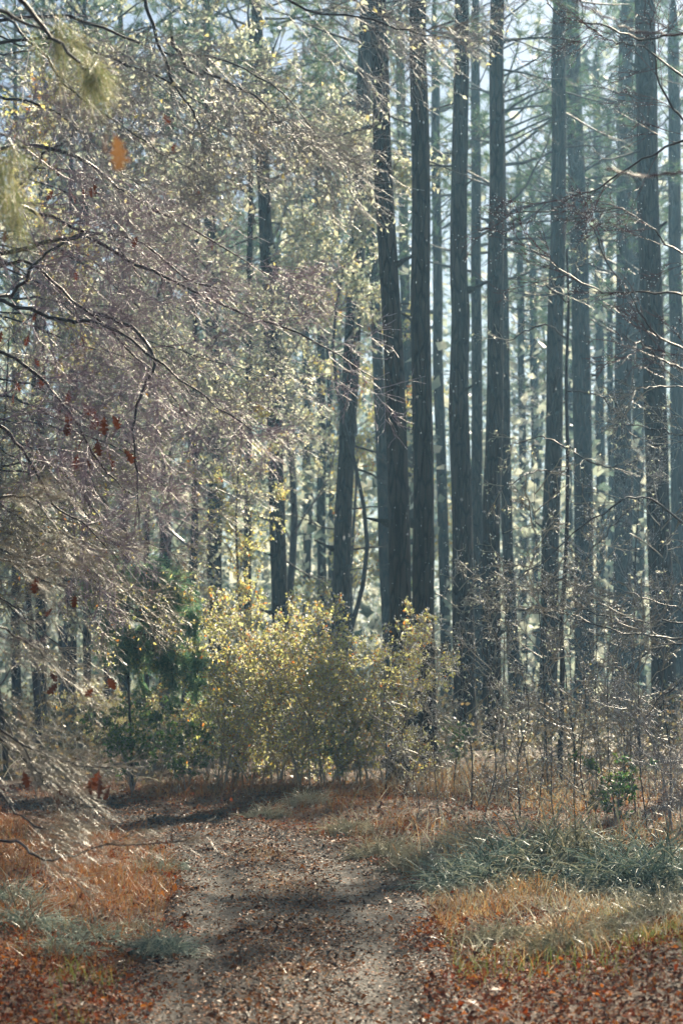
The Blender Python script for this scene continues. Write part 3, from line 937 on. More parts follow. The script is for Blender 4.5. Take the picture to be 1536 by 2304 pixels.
reach_tree('maple_tree', 'bare grey tree with yellow-lit budding twigs beside the thick edge pine', 1760, 21.0, [
    [(1760, 1250), (1620, 1190), (1536, 1175), (1450, 1122), (1390, 1130), (1330, 1170), (1280, 1202), (1220, 1260), (1150, 1312)],
    [(1760, 1500), (1600, 1420), (1500, 1400), (1400, 1390), (1330, 1380), (1270, 1368), (1200, 1305)],
    [(1760, 1520), (1600, 1440), (1480, 1432), (1380, 1420), (1290, 1388), (1240, 1360)],
    [(1760, 1500), (1600, 1460), (1520, 1450), (1450, 1480), (1410, 1520), (1400, 1560)],
    [(1760, 1100), (1600, 1000), (1500, 985), (1420, 960), (1340, 980)],
    [(1760, 1050), (1600, 900), (1500, 870), (1430, 880), (1380, 920)],
    [(1760, 1600), (1600, 1520), (1500, 1560), (1440, 1640), (1400, 1660)],
    [(1760, 1600), (1600, 1480), (1530, 1380), (1460, 1350), (1400, 1335), (1340, 1345)],
], M['oak_bark'], M['pale_twig'], 17, (7, 0.8, 6, 0.4, 3, 0.16), (-0.25, 0, 0.03), 5.5, 0.09, 0.014, 0.004, None, 1500, M['pale_leaf'], 120, 0.035, djit=0.12, rmin=0.003, drop_r=0.006)


# ------------------------------------------------------------------ free-standing saplings, shrubs and understory trees
def stems_tree(seed, H, W, stems, tw, up=0.0, r0=0.02, lean=0.5, bias=(0, 0, 0), rmin=0.0025, spread=0.8, droop=0.0, t0=0.25):
    """local arrays of a plant with one or more stems: stems, three orders of twigs"""
    rng = np.random.default_rng(seed)
    n = 16
    az = rng.uniform(0, 6.283, stems)
    out = W * lean * rng.uniform(0.4, 1.0, stems) * (0 if stems == 1 else 1)
    t = np.linspace(0, 1, n)
    h = H * (rng.uniform(0.65, 1.0, stems) if stems > 1 else np.ones(1))
    P = np.zeros((stems, n, 3))
    P[:, :, 0] = np.cos(az)[:, None] * out[:, None] * t[None] ** 1.4 + (0.06 if stems > 1 else 0.14) * W * np.stack([vnoise(t * 3 + k * 7, t * 0 + seed, 1.0) for k in range(stems)])
    P[:, :, 1] = np.sin(az)[:, None] * out[:, None] * t[None] ** 1.4 + (0.06 if stems > 1 else 0.14) * W * np.stack([vnoise(t * 3 + k * 5, t * 0 + seed + 30, 1.0) for k in range(stems)])
    P[:, :, 2] = h[:, None] * (t[None] - droop * t[None] ** 2.5)
    P -= P[:, :1] * np.array((1, 1, 0)) * 0.85
    if stems > 6:
        P[:, :, :2] += (rng.normal(size=(stems, 2)) * W * 0.22)[:, None, :]
    R = np.linspace(r0, r0 * 0.25, n)[None] * rng.uniform(0.7, 1.1, stems)[:, None]
    n1, L1, n2, L2, n3, L3 = tw
    B, RB = grow(rng, P, R, n1, L1, spread, 6, t0, 1.0, up=up, rr=0.5, bias=bias, rmin=rmin * 1.6)
    C, RC = grow(rng, B, RB, n2, L2, spread * 0.9, 5, 0.25, 1.0, up=up, rr=0.6, bias=bias, rmin=rmin * 1.2)
    D, RD = grow(rng, C, RC, n3, L3, spread * 0.9, 3, 0.25, 1.0, up=up, rr=0.7, bias=bias, rmin=rmin)
    return rng, (P, R), (B, RB), (C, RC), (D, RD)


class Plant:
    """shared meshes of one kind of plant; place() makes an individual of it"""
    def __init__(self, seed, H, W, stems, tw, twig, leaf=None, nleaf=0, lsize=0.035, ndrop=0, dr=0.005, lhang=0.2, one_stem_mesh=False, **kw):
        rng, st, b, c, d = stems_tree(seed, H, W, stems, tw, **kw)
        self.stems = [MB().add(*tubes(st[0][i:i + 1], st[1][i:i + 1], 6)).mesh('stem', M['oak_bark'] if stems == 1 else twig) for i in range(stems)]
        self.single = stems == 1
        mb = MB().add(*tubes(*b, 4)).add(*tubes(*c, 3)).add(*tubes(*d, 3))
        self.twigs = mb.mesh('crown', twig)
        self.leaf = self.drop = None
        if nleaf:
            pos = np.concatenate((along(rng, d[0], nleaf * 2 // 3, 0.4), along(rng, c[0], nleaf - nleaf * 2 // 3, 0.3)))
            self.leaf = MB().add(*leaves(rng, pos, lsize, hang=lhang)).mesh('foliage', leaf)
        if ndrop:
            pos = np.concatenate((along(rng, d[0], ndrop // 2, 0.3), d[0][rng.integers(0, len(d[0]), ndrop // 2), -1]))
            self.drop = MB().add(*drops(pos, dr * rng.uniform(0.5, 1.1, len(pos)))).mesh('water_drops', M['drop'])

    def place(self, name, label, cat, px, d, group=None, sc=1.0, rz=0.0, x=None):
        x = at(px, 1500, d)[0] if x is None else x
        o = thing(name, label, cat, (x, d, tz(x, d) - 0.03), rz, group, sc)
        for s in self.stems:
            link('trunk' if self.single else 'stem', s, o)
        tag(link('crown' if self.single else 'twigs', self.twigs, o), kind='stuff')
        if self.leaf:
            tag(link('foliage', self.leaf, o), kind='stuff')
        if self.drop:
            tag(link('water_drops', self.drop, o), kind='stuff')
        return o


# shrubs round the bend
SHRUB = [Plant(200 + s, 3.5, 1.9, 14, (10, 0.85, 6, 0.36, 4, 0.17), M['pale_twig'], M['yellow_leaf'], 9500, 0.046, 4200, 0.012, up=-0.02, r0=0.014, lean=1.15, droop=0.3, rmin=0.003, t0=0.04) for s in range(3)]
SHRUB.append(Plant(210, 3.0, 1.8, 10, (11, 0.8, 7, 0.34, 4, 0.16), M['grey_twig'], None, 0, 0.03, 2500, 0.006, up=-0.02, r0=0.013, lean=1.0, droop=0.2, rmin=0.0028, t0=0.04))
SHRUB_G = 'twiggy shrubs at the bend'
SHRUB[0].place('shrub', 'big yellow-lit twiggy shrub spilling over in front of the thick pines', 'shrub', 720, 26.5, SHRUB_G, 1.0, 0.3)
SHRUB[1].place('shrub', 'yellow-leaved shrub under the pine with low dead boughs', 'shrub', 610, 28.0, SHRUB_G, 1.05, 1.7)
SHRUB[2].place('shrub', 'twiggy shrub between the drooping cedar and the big yellow-lit shrub', 'shrub', 545, 28.5, SHRUB_G, 0.8, 2.9)
SHRUB[1].place('shrub', 'low shrub in shade beyond the path where it bends', 'shrub', 400, 32.0, SHRUB_G, 0.5, 4.0)
SHRUB[0].place('shrub', 'small twiggy shrub at the foot of the thick leaning pine', 'shrub', 835, 26.8, SHRUB_G, 0.8, 2.0)
SHRUB[3].place('shrub', 'grey twiggy shrub at the frame edge below the thick edge pine', 'shrub', 1530, 18.5, SHRUB_G, 0.62, 1.1)
SHRUB[2].place('shrub', 'faint twiggy shrub seen under the arching wet twigs', 'shrub', 250, 36.0, SHRUB_G, 0.5, 5.2)

# leafy young trees behind them
UND = [Plant(300 + s, 6.5 + s, 2.4, 1, (20, 1.7, 9, 0.75, 4, 0.3), M['grey_twig'], M['pale_leaf'] if s != 1 else M['yellow_leaf'], 5200, 0.065, 1500, 0.008, up=0.03, r0=0.055, rmin=0.005, t0=0.2) for s in range(3)]
UND.append(Plant(320, 6.5, 2.0, 1, (24, 1.35, 9, 0.6, 4, 0.25), M['grey_twig'], M['pale_leaf'], 7000, 0.055, 3500, 0.009, up=0.0, r0=0.045, rmin=0.004, t0=0.66))
UND.append(Plant(321, 6.0, 2.0, 1, (16, 1.5, 8, 0.7, 3, 0.3), M['grey_twig'], M['pale_leaf'], 120, 0.05, 800, 0.008, up=0.02, r0=0.045, rmin=0.004, t0=0.3))
UND_G = 'young leafy trees among the pines'
for k, (px, d, s, v, lab) in enumerate([
        (735, 38, 1.78, 3, 'pale sunlit young tree glowing beside the tops of the thick pines'),
        (540, 33, 0.78, 1, 'yellow-leaved sapling in front of the pine with low dead boughs'),
        (420, 36, 1.5, 2, 'tall pale-leaved young tree behind the purple twig tips'),
        (250, 38, 1.35, 0, 'pale-leaved young tree above the sunlit pinkish trunk'),
        (90, 36, 1.5, 1, 'yellowish young tree behind the russet oak leaves'),
        (330, 44, 1.9, 0, 'tall pale tree glinting behind the top oak boughs'),
        (620, 50, 1.9, 2, 'tall hazy young tree between the grey leaning pine and the dead-boughed one'),
        (150, 50, 2.0, 2, 'tall hazy young tree behind the oak at the frame edge'),
        (520, 60, 2.2, 0, 'misty leafy tree far behind the purple twig tips'),
        (20, 30, 1.0, 0, 'pale young tree at the frame edge behind the arching twigs'),
        (1440, 31, 0.8, 4, 'bare grey young tree in front of the thick edge pine'),
        (1180, 62, 1.7, 4, 'misty young tree in the bright gap past the straight dark pine'),
        (880, 64, 1.7, 1, 'misty yellowish young tree behind the nearest dark pine'),
        (790, 56, 1.5, 1, 'misty yellow-flecked young tree behind the grey leaning pine')]):
    UND[v].place('young_tree', lab, 'tree', px, d, UND_G, s, k * 1.3)

# the thin crooked sapling with bare boughs, in front of the grey pines
def crooked():
    d = 26.0
    rng = np.random.default_rng(71)
    P, R = limb([(1258, 1760), (1264, 1520), (1262, 1400), (1272, 1250), (1276, 1050), (1273, 850), (1278, 700), (1274, 560)], d, 0.038, 0.014, 40)
    P[0, 2] = tz(P[0, 0], d) - 0.05
    o = thing('sapling', 'thin crooked dark sapling with long bare boughs before the grey pines', 'sapling', P[0])
    org = P[0].copy()
    link('trunk', MB().add(*tubes((P - org)[None], R[None], 9)).mesh('trunk', M['oak_bark']), o)
    bs = [[(1274, 1010), (1230, 985), (1180, 990), (1130, 1005)], [(1270, 1060), (1210, 1060), (1150, 1090), (1100, 1120)], [(1275, 880), (1340, 900), (1400, 960), (1420, 1000)],
          [(1266, 1330), (1330, 1240), (1400, 1160), (1450, 1120)], [(1264, 1400), (1180, 1370), (1120, 1375), (1070, 1350)], [(1272, 760), (1210, 745), (1150, 770), (1110, 760)],
          [(1275, 1000), (1310, 1040), (1360, 1060), (1420, 1050)], [(1268, 1300), (1200, 1330), (1100, 1310), (1040, 1260), (1030, 1255)], [(1276, 680), (1230, 650), (1180, 655)], [(1276, 640), (1310, 600), (1350, 610)]]
    Ps, Rs = [], []
    for b in bs:
        q, r = limb(b, d, 0.014, 0.005, 18, 0.25, rng)
        link('bough', MB().add(*tubes((q - org)[None], r[None], 5)).mesh('bough', M['oak_bark']), o)
        Ps.append(q - org)
        Rs.append(r)
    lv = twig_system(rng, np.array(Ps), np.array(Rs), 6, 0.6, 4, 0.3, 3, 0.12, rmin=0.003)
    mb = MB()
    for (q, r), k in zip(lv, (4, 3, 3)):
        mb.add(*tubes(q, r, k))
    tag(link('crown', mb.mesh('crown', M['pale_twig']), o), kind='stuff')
    pos = along(rng, lv[2][0], 500, 0.3)
    tag(link('foliage', MB().add(*leaves(rng, pos, 0.03, hang=0.2)).mesh('foliage', M['pale_leaf']), o), kind='stuff')


crooked()

# bare saplings of the thicket in front of the pines
SAP = [Plant(400 + s, (1.9, 2.5, 3.0, 1.5, 2.3)[s], 0.6, 1, (14, 0.85, 4, 0.32, 3, 0.13), M['pale_twig'], M['pale_leaf'], 60, 0.032, 420, 0.007, up=0.05, r0=0.011, rmin=0.0044, t0=0.1, spread=1.0) for s in range(5)]
SAP_SPOTS = [
    (905, 22.5, 0.8, 3, 'knee-high bare sapling at the foot of the leaning thick pine'),
    (868, 24.0, 0.9, 0, 'thin bare sapling on the path side of the leaning thick pine'),
    (960, 24.5, 0.9, 4, 'bare sapling right before the upright thick pine'),
    (985, 21.0, 0.75, 1, 'low spreading sapling between the thick pair and the kinked pine'),
    (1020, 25.5, 1.0, 2, 'slim bare sapling before the kinked pine'),
    (1056, 22.0, 0.9, 0, 'short forked sapling in grass before the kinked pine'),
    (1088, 20.5, 0.8, 4, 'low twiggy sapling nearest the wispy mounds, before the straight dark pine'),
    (1112, 25.5, 1.0, 1, 'taller bare sapling before the straight dark pine'),
    (1140, 23.0, 0.95, 2, 'upswept sapling before the pine with the curving foot'),
    (1168, 21.0, 0.9, 0, 'short sapling with lit twig tips under the bright misty gap'),
    (1190, 26.0, 1.15, 4, 'tall straight sapling under the bright misty gap'),
    (1212, 21.5, 1.0, 1, 'lit sapling with herringbone twigs before the tall grey pine'),
    (1228, 24.0, 1.3, 2, 'tallest bare sapling of the thicket, with dark stem, before the tall grey pine'),
    (1246, 19.8, 0.8, 3, 'small sapling rising from the wispy mounds below the crooked sapling'),
    (1285, 22.5, 1.1, 0, 'bare sapling just past the crooked sapling'),
    (1296, 26.0, 1.2, 1, 'far slim sapling before the broad misty pine'),
    (1322, 20.5, 0.9, 4, 'yellow-lit low sapling before the broad misty pine'),
    (1352, 23.5, 1.15, 2, 'bare sapling with strongly upswept twigs before the middle misty pine'),
    (1378, 21.0, 0.9, 1, 'short sapling beside the small green holly'),
    (1400, 25.0, 1.1, 0, 'slim sapling behind the small green holly'),
    (1424, 22.0, 1.05, 4, 'sapling with crossing twigs before the faint half-hidden pine'),
    (1450, 19.5, 0.95, 1, 'sapling with tangled twigs close to the grey edge shrub'),
    (1470, 24.0, 1.25, 2, 'tall sapling in front of the thick edge pine'),
    (1500, 21.0, 1.1, 0, 'sapling leaning past the thick edge pine'),
    (930, 20.0, 0.6, 3, 'tiny sapling above the wispy mound by the path'),
    (1345, 18.6, 0.7, 3, 'tiny sapling standing among the largest wispy mounds'),
]
for k, (px, d, s, v, lab) in enumerate(SAP_SPOTS):
    SAP[v].place('sapling', lab, 'sapling', px, d, 'bare saplings in the thicket', s, k * 2.1)

# small green evergreen bushes
HOL = [Plant(450 + s, 0.9, 0.5, 5, (6, 0.3, 4, 0.16, 2, 0.07), M['grey_twig'], M['green_leaf'], 1100, 0.045, 250, 0.004, up=0.03, r0=0.008, lean=0.8, rmin=0.0025) for s in range(2)]
for k, (px, d, s, v, lab) in enumerate([
        (1375, 20.0, 0.9, 0, 'small sunlit green holly in the sapling thicket'),
        (1010, 31.0, 1.0, 1, 'low green bush in the gap between the thick pines and the kinked one'),
        (770, 27.0, 1.1, 0, 'dark green bush under the big yellow-lit shrub'),
        (350, 31.0, 1.4, 1, 'dark green bush in the shade beyond the path bend'),
        (470, 30.0, 1.2, 0, 'dark green bush beneath the drooping cedar'),
        (300, 27.0, 1.3, 0, 'leafy green bush hiding the foot of the drooping cedar'),
        (420, 27.2, 1.1, 1, 'low leafy bush between the cedar and the yellow-leaved shrub'),
        (255, 32.0, 1.2, 1, 'dark green bush under the narrow trunk at the bend')]):
    HOL[v].place('evergreen_bush', lab, 'bush', px, d, 'small evergreen bushes', s, k * 1.9)


# the drooping cedar
def cedar():
    d = 27.5
    rng = np.random.default_rng(91)
    P, R = limb([(300, 1790), (292, 1600), (285, 1420), (292, 1320), (305, 1262)], d, 0.022, 0.007, 24)
    P[0, 2] = tz(P[0, 0], d) - 0.05
    org = P[0].copy()
    o = thing('cedar_tree', 'dark green cedar with drooping sprays and a sunlit edge at the path bend', 'tree', org)
    link('trunk', MB().add(*tubes((P - org)[None], R[None], 8)).mesh('trunk', M['bark']), o)
    ends = [(415, 1360), (440, 1440), (450, 1520), (395, 1330), (350, 1300), (430, 1480), (425, 1400), (370, 1420), (350, 1500), (390, 1560), (440, 1560), (330, 1400), (250, 1400), (235, 1460), (270, 1520), (400, 1500), (320, 1540), (220, 1340), (380, 1380), (410, 1440), (300, 1330), (270, 1290)]
    Ps, Rs = [], []
    for ex, ey in ends:
        sy = max(1275, ey - rng.uniform(70, 150))
        mx = 290 + (ex - 290) * 0.6
        dd = d + rng.normal() * 0.5
        c = np.array([at(290, sy, d), at(mx, sy + (ey - sy) * 0.15, (d + dd) / 2), at(ex - (ex - mx) * 0.15, sy + (ey - sy) * 0.5, dd), at(ex, ey, dd)])
        q = curve_pts(c, 14)
        r = np.linspace(0.012, 0.003, 14)
        link('bough', MB().add(*tubes((q - org)[None], r[None], 4)).mesh('bough', M['branch']), o)
        Ps.append(q - org)
        Rs.append(r)
    A, RA = grow(rng, np.array(Ps), np.array(Rs), 24, 0.40, 0.7, 4, 0.1, 1.0, up=-0.18, rmin=0.002)
    B, RB = grow(rng, A, RA, 6, 0.16, 0.7, 3, 0.1, 1.0, up=-0.15, rmin=0.0015)
    tag(link('twigs', MB().add(*tubes(A, RA, 3)).mesh('twigs', M['branch']), o), kind='stuff')
    pos = np.concatenate((B[:, 0], B[:, 1], B[:, 2], A[:, 2], A[:, 3]))
    ax = np.concatenate((nrm(B[:, 1] - B[:, 0]), nrm(B[:, 2] - B[:, 1]), nrm(B[:, 2] - B[:, 1]), nrm(A[:, 2] - A[:, 1]), nrm(A[:, 3] - A[:, 2])))
    tag(link('crown', MB().add(*needles(rng, pos, ax, 7, 0.085, 0.012, 0.9)).mesh('crown', M['cedar'], False), o), kind='stuff')


cedar()


# pine that pushes needle sprays into the upper corner
def near_pine():
    d = 9.0
    rng = np.random.default_rng(95)
    x0 = at(-520, 1500, d)[0]
    org = np.array((x0, d, tz(x0, d) - 0.05))
    o = thing('pine_tree', 'pine whose sunlit needle sprays hang into the upper corner', 'tree', org)
    z = np.linspace(0, 8, 16)
    A = np.stack((z * 0, z * 0, z), 1)
    link('trunk', MB().add(*tubes(A[None], np.linspace(0.13, 0.07, 16)[None], 14)).mesh('trunk', M['bark']), o)
    for c, tips in (([(-520, -150), (-200, -80), (20, -20), (100, 60), (165, 125), (190, 150)], 26), ([(-520, 300), (-200, 250), (-60, 270), (0, 340), (12, 385)], 12), ([(-520, 420), (-200, 380), (-60, 390), (0, 425), (18, 455)], 12), ([(-520, -120), (-200, -60), (-40, -10), (60, 30), (120, 40)], 16)):
        q, r = limb(c, d, 0.02, 0.004, 20, 0.05, rng)
        q = q - org
        link('bough', MB().add(*tubes(q[None], r[None], 5)).mesh('bough', M['branch']), o)
        B, RB = grow(rng, q[None], r[None], tips // 2, 0.22, 0.6, 4, 0.7, 1.0, up=-0.12, rmin=0.002)
        pos = np.concatenate((B[:, -1], B[:, -2], q[-3:]))
        ax = nrm(np.concatenate((B[:, -1] - B[:, -2], B[:, -2] - B[:, -3], q[-3:] - q[-4:-1])) + np.array((0, 0, -0.06)))
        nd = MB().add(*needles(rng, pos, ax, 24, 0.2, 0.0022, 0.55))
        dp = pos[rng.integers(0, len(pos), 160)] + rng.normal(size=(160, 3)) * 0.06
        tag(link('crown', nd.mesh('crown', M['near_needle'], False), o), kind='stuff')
        tag(link('water_drops', MB().add(*drops(dp, 0.003)).mesh('water_drops', M['drop']), o), kind='stuff')


near_pine()


# boughs very close to the lens, out of focus
def near_bough(label, ctrl, d, mat, r0, r1, leaf=None, ndrop=0, seed=0, twigs=3, name='bough'):
    rng = np.random.default_rng(seed)
    P, R = limb(ctrl, d, r0, r1, 30, 0.02, rng)
    org = P[0].copy()
    o = thing(name, label, 'branch', org)
    P = P - org
    link('stem', MB().add(*tubes(P[None], R[None], 7)).mesh('stem', mat), o)
    B, RB = grow(rng, P[None], R[None], twigs, 0.12, 0.5, 5, 0.6, 1.0, rmin=0.0012)
    tag(link('twigs', MB().add(*tubes(B, RB, 4)).mesh('twigs', mat), o), kind='stuff')
    if ndrop:
        pos = along(rng, P[None], ndrop, 0.3)
        pos[:, 2] -= r0 * 0.8
        tag(link('water_drops', MB().add(*drops(pos, 0.0022 * rng.uniform(0.6, 1.2, ndrop), 1.4)).mesh('water_drops', M['drop']), o), kind='stuff')
    for (px, py, s) in leaf or ():
        link('leaf', LEAF_TAN[rng.integers(0, 3)], o, at(px, py, d) - org, rng.uniform(0, 6), s * d / F)
    return o


near_bough('red wet bough with hanging drops, out of focus at the frame edge', [(1800, 420), (1640, 390), (1536, 385), (1440, 391), (1362, 378)], 6.5, M['red_twig'], 0.0075, 0.004, None, 30, 1)
near_bough('red wet bough cutting the upper corner before the tall trunks', [(1800, 60), (1640, 78), (1536, 78), (1440, 76), (1360, 52), (1285, 8)], 7.5, M['red_twig'], 0.006, 0.003, None, 16, 2)
near_bough('blurred twig with bright water beads at the frame edge beside the cedar', [(-200, 1380), (-60, 1420), (0, 1428), (60, 1440), (125, 1446)], 5.5, M['red_twig'], 0.004, 0.002, None, 34, 3, 5)
near_bough('blurred hanging twig holding one orange-brown leaf before the oak boughs', [(-200, 120), (0, 190), (150, 240), (252, 272)], 5.2, M['oak_twig'], 0.003, 0.0015, [(252, 275, 70), (258, 300, 85)], 6, 4, 2)


# ------------------------------------------------------------------ ground cover
def blades(rng, x, y, z, h, w, lean=0.35, dirbias=(0, 0)):
    """curved grass blades of two quads and a tip"""
    m = len(x)
    az = rng.uniform(0, 6.283, m)
    dv = np.stack((np.cos(az), np.sin(az)), 1) * rng.uniform(0.2, 1.0, (m, 1)) * lean + np.array(dirbias)
    fa = rng.uniform(0, 3.1416, m)
    sd = np.stack((np.cos(fa), np.sin(fa), np.zeros(m)), 1)
    b = np.stack((x, y, z), 1)
    rows = []
    for t, ww in ((0, 1), (0.4, 0.85), (0.75, 0.55)):
        c = b + np.concatenate((dv * (h * t ** 1.8)[:, None] if np.ndim(h * t) else dv, (h * (t - 0.25 * lean * t * t))[:, None]), 1)
        rows.append(c + sd * (w * ww * 0.5)[:, None])
        rows.append(c - sd * (w * ww * 0.5)[:, None])
    tip = b + np.concatenate((dv * h[:, None], (h * (1 - 0.25 * lean))[:, None]), 1)
    rows.append(tip)
    V = np.stack(rows, 1).reshape(-1, 3)
    o = (np.arange(m) * 7)[:, None, None]
    q = (np.array(((0, 1, 3, 2), (2, 3, 5, 4)))[None] + o).reshape(-1, 4)
    tr = (np.array(((4, 5, 6),))[None] + o).reshape(-1, 3)
    return V, q, tr


def grass(name, label, mat, x, y, h, w, lean, seed):
    rng = np.random.default_rng(seed)
    V, q, tr = blades(rng, x, y, terrain(x, y) - 0.01, h, w, lean)
    mb = MB().add(V, q)
    mb.f.append(tr.astype(np.int32))
    o = link(name, mb.mesh(name, mat, False))
    return tag(o, label, 'grass', None, 'stuff')


def scatter_px(rng, n, poly):
    """ground points whose pixels fall inside the polygon"""
    poly = np.asarray(poly, float)
    out = []
    lo, hi = poly.min(0), poly.max(0)
    tot = 0
    while tot < n:
        py0, py1 = max(lo[1], HOR + 60), hi[1]
        d0, d1 = F * EYE / (py1 - HOR), F * EYE / (py0 - HOR)
        d = np.sqrt(rng.uniform(d0 * d0, d1 * d1, n * 2))
        px = rng.uniform(lo[0], hi[0], n * 2)
        # even over the ground: weight by distance
        keep = rng.uniform(size=n * 2) < d / d1
        d, px = d[keep], px[keep]
        py = HOR + F * EYE / d
        ins = np.zeros(len(px), bool)
        j = len(poly) - 1
        for i in range(len(poly)):
            a, b = poly[i], poly[j]
            c = ((a[1] > py) != (b[1] > py)) & (px < (b[0] - a[0]) * (py - a[1]) / (b[1] - a[1] + 1e-9) + a[0])
            ins ^= c
            j = i
        px, d = px[ins], d[ins]
        out.append(np.stack(((px - 768) / F * d, d), 1))
        tot += len(px)
    return np.concatenate(out)[:n]


def clumped(rng, P, amount, s=1.4):
    """thin the points out where a noise is low, so that the cover is patchy"""
    v = vnoise(P[:, 0] + 31, P[:, 1] + 17, s) + 0.5 * vnoise(P[:, 0], P[:, 1], s * 3)
    return P[v + rng.uniform(-0.5, 0.5, len(P)) > amount]


def tangle(name, label, mat, P, ln, w, seed):
    """thin limp stems lying over one another"""
    rng = np.random.default_rng(seed)
    n = len(P)
    p = np.stack((P[:, 0], P[:, 1], terrain(P[:, 0], P[:, 1]) + rng.uniform(0.0, 0.05, n)), 1)
    az = rng.uniform(0, 6.283, n)
    el = rng.uniform(0.4, 1.45, n)
    d = np.stack((np.cos(az) * np.cos(el), np.sin(az) * np.cos(el), np.sin(el)), 1)
    curl = rng.normal(size=(n, 3)) * 0.28 + np.array((0, 0, -0.22))
    L = ln * rng.uniform(0.5, 1.4, (n, 1)) / 5
    pts = [p]
    for j in range(5):
        d = nrm(d + curl)
        pts.append(pts[-1] + d * L)
    C = np.stack(pts, 1)
    fa = rng.uniform(0, 3.1416, n)
    sd = np.stack((np.cos(fa), np.sin(fa), rng.normal(size=n) * 0.3), 1)[:, None, :] * (w * np.linspace(1, 0.4, 6) * 0.5)[None, :, None]
    V = np.stack((C + sd, C - sd), 2).reshape(-1, 3)
    idx = np.arange(n * 12).reshape(n, 6, 2)
    q = np.stack((idx[:, :-1, 0], idx[:, :-1, 1], idx[:, 1:, 1], idx[:, 1:, 0]), -1).reshape(-1, 4)
    return tag(link(name, MB().add(V, q).mesh(name, mat, False)), label, 'grass', None, 'stuff')


def patch(rng, n, poly, thin, s=1.4, jit=0.35, on_path=0.95):
    P = scatter_px(rng, n, poly)
    P = P + rng.normal(size=P.shape) * jit
    P = clumped(rng, P, thin, s)
    return P[path_dist(P[:, 0], P[:, 1]) > HALF * on_path]


def tuft_h(rng, P, lo, hi):
    v = np.clip(0.5 + 0.8 * vnoise(P[:, 0] + 5, P[:, 1] + 3, 2.2), 0.05, 1)
    return lo + (hi - lo) * v * rng.uniform(0.35, 1.0, len(P)) ** 1.3


rg = np.random.default_rng(41)
R_NEAR = [(930, 2080), (1010, 1990), (1100, 1960), (1300, 1975), (1640, 1960), (1640, 2190), (1400, 2170), (1200, 2160), (1000, 2150)]
L_NEAR = [(-80, 1870), (200, 1850), (340, 1890), (400, 1960), (390, 2060), (370, 2140), (200, 2190), (-80, 2170)]
BEND = [(120, 1790), (420, 1760), (700, 1750), (870, 1770), (960, 1850), (930, 1990), (860, 1980), (830, 1880), (700, 1860), (560, 1850), (380, 1800)]
R_FAR = [(860, 1770), (1640, 1720), (1640, 1960), (1200, 1960), (1000, 1980), (940, 1880)]
Pg = patch(rg, 17000, R_NEAR, -0.15, 2.0)
grass('dry_grass', 'golden dry grass lit from behind in front of the wispy mounds', M['gold_grass'], Pg[:, 0], Pg[:, 1], tuft_h(rg, Pg, 0.04, 0.28), rg.uniform(0.002, 0.0045, len(Pg)), 0.9, 51)
Pg = patch(rg, 9000, R_NEAR, -0.2, 2.4)
tangle('limp_grass', 'pale frosty grass stems tangled through the golden grass', M['frost'], Pg, 0.18, 0.004, 57)
Pg = patch(rg, 17000, L_NEAR, -0.25, 2.0)
grass('dry_grass', 'rust-brown dry grass on the verge inside the path bend', M['rust_grass'], Pg[:, 0], Pg[:, 1], tuft_h(rg, Pg, 0.05, 0.30), rg.uniform(0.002, 0.0045, len(Pg)), 0.9, 52)
Pg = patch(rg, 6000, L_NEAR, -0.1, 2.4)
tangle('limp_grass', 'rusty grass stems fallen over on the inner verge', M['rust_grass'], Pg, 0.24, 0.004, 58)
Pg = patch(rg, 15000, BEND, -0.1, 1.6, on_path=0.9)
grass('dry_grass', 'tawny dry grass along the outer edge of the path bend', M['rust_grass'], Pg[:, 0], Pg[:, 1], tuft_h(rg, Pg, 0.05, 0.32), rg.uniform(0.004, 0.007, len(Pg)), 0.9, 53)
Pg = patch(rg, 15000, R_FAR, -0.15, 1.5)
grass('dry_grass', 'pale dry grass under the sapling thicket', M['gold_grass'], Pg[:, 0], Pg[:, 1], tuft_h(rg, Pg, 0.06, 0.5), rg.uniform(0.004, 0.008, len(Pg)), 0.8, 54)
Pg = patch(rg, 7000, R_FAR, -0.1, 1.5)
tangle('limp_grass', 'frosty limp stems tangled under the sapling thicket', M['frost'], Pg, 0.38, 0.007, 59)
Pg = patch(rg, 6000, [(1000, 2080), (1640, 2050), (1640, 2230), (1020, 2200)], 0.15)
grass('green_grass', 'fresh green grass tufts at the near edge of the golden grass', M['green_grass'], Pg[:, 0], Pg[:, 1], tuft_h(rg, Pg, 0.04, 0.2), rg.uniform(0.002, 0.005, len(Pg)), 0.6, 55)
Pg = patch(rg, 3000, [(-80, 2120), (300, 2120), (480, 2200), (300, 2330), (-80, 2330)], 0.3)
grass('green_grass', 'sparse green grass among the fallen leaves at the near verge', M['green_grass'], Pg[:, 0], Pg[:, 1], tuft_h(rg, Pg, 0.04, 0.22), rg.uniform(0.002, 0.004, len(Pg)), 0.6, 56)


# wispy blue-green mounds
def wisp_mesh(seed, mat, n=680, r=0.36, h=0.36):
    rng = np.random.default_rng(seed)
    az = rng.uniform(0, 6.283, n)
    rad = r * rng.uniform(0, 1, n)
    b = np.stack((np.cos(az) * rad, np.sin(az) * rad, rng.uniform(0, 0.06, n)), 1)
    d = nrm(np.stack((np.cos(az) * 0.45, np.sin(az) * 0.45, np.ones(n)), 1) + rng.normal(size=(n, 3)) * 0.35)
    ln = h * rng.uniform(0.5, 1.25, n)[:, None] * (1.15 - 0.5 * rad / r)[:, None] / 8
    tw = rng.normal(size=(n, 3)) * 0.36
    pts = [b]
    for j in range(9):
        d = nrm(d + tw + np.array((0, 0, -0.06 - 0.045 * j)))
        pts.append(pts[-1] + d * ln)
    P = np.stack(pts, 1)
    P[:, :, 2] = np.maximum(P[:, :, 2], 0.0)
    R = np.broadcast_to(np.linspace(0.0044, 0.0024, 10)[None], (n, 10))
    return MB().add(*tubes(P, R, 3)).mesh('wisps', mat)


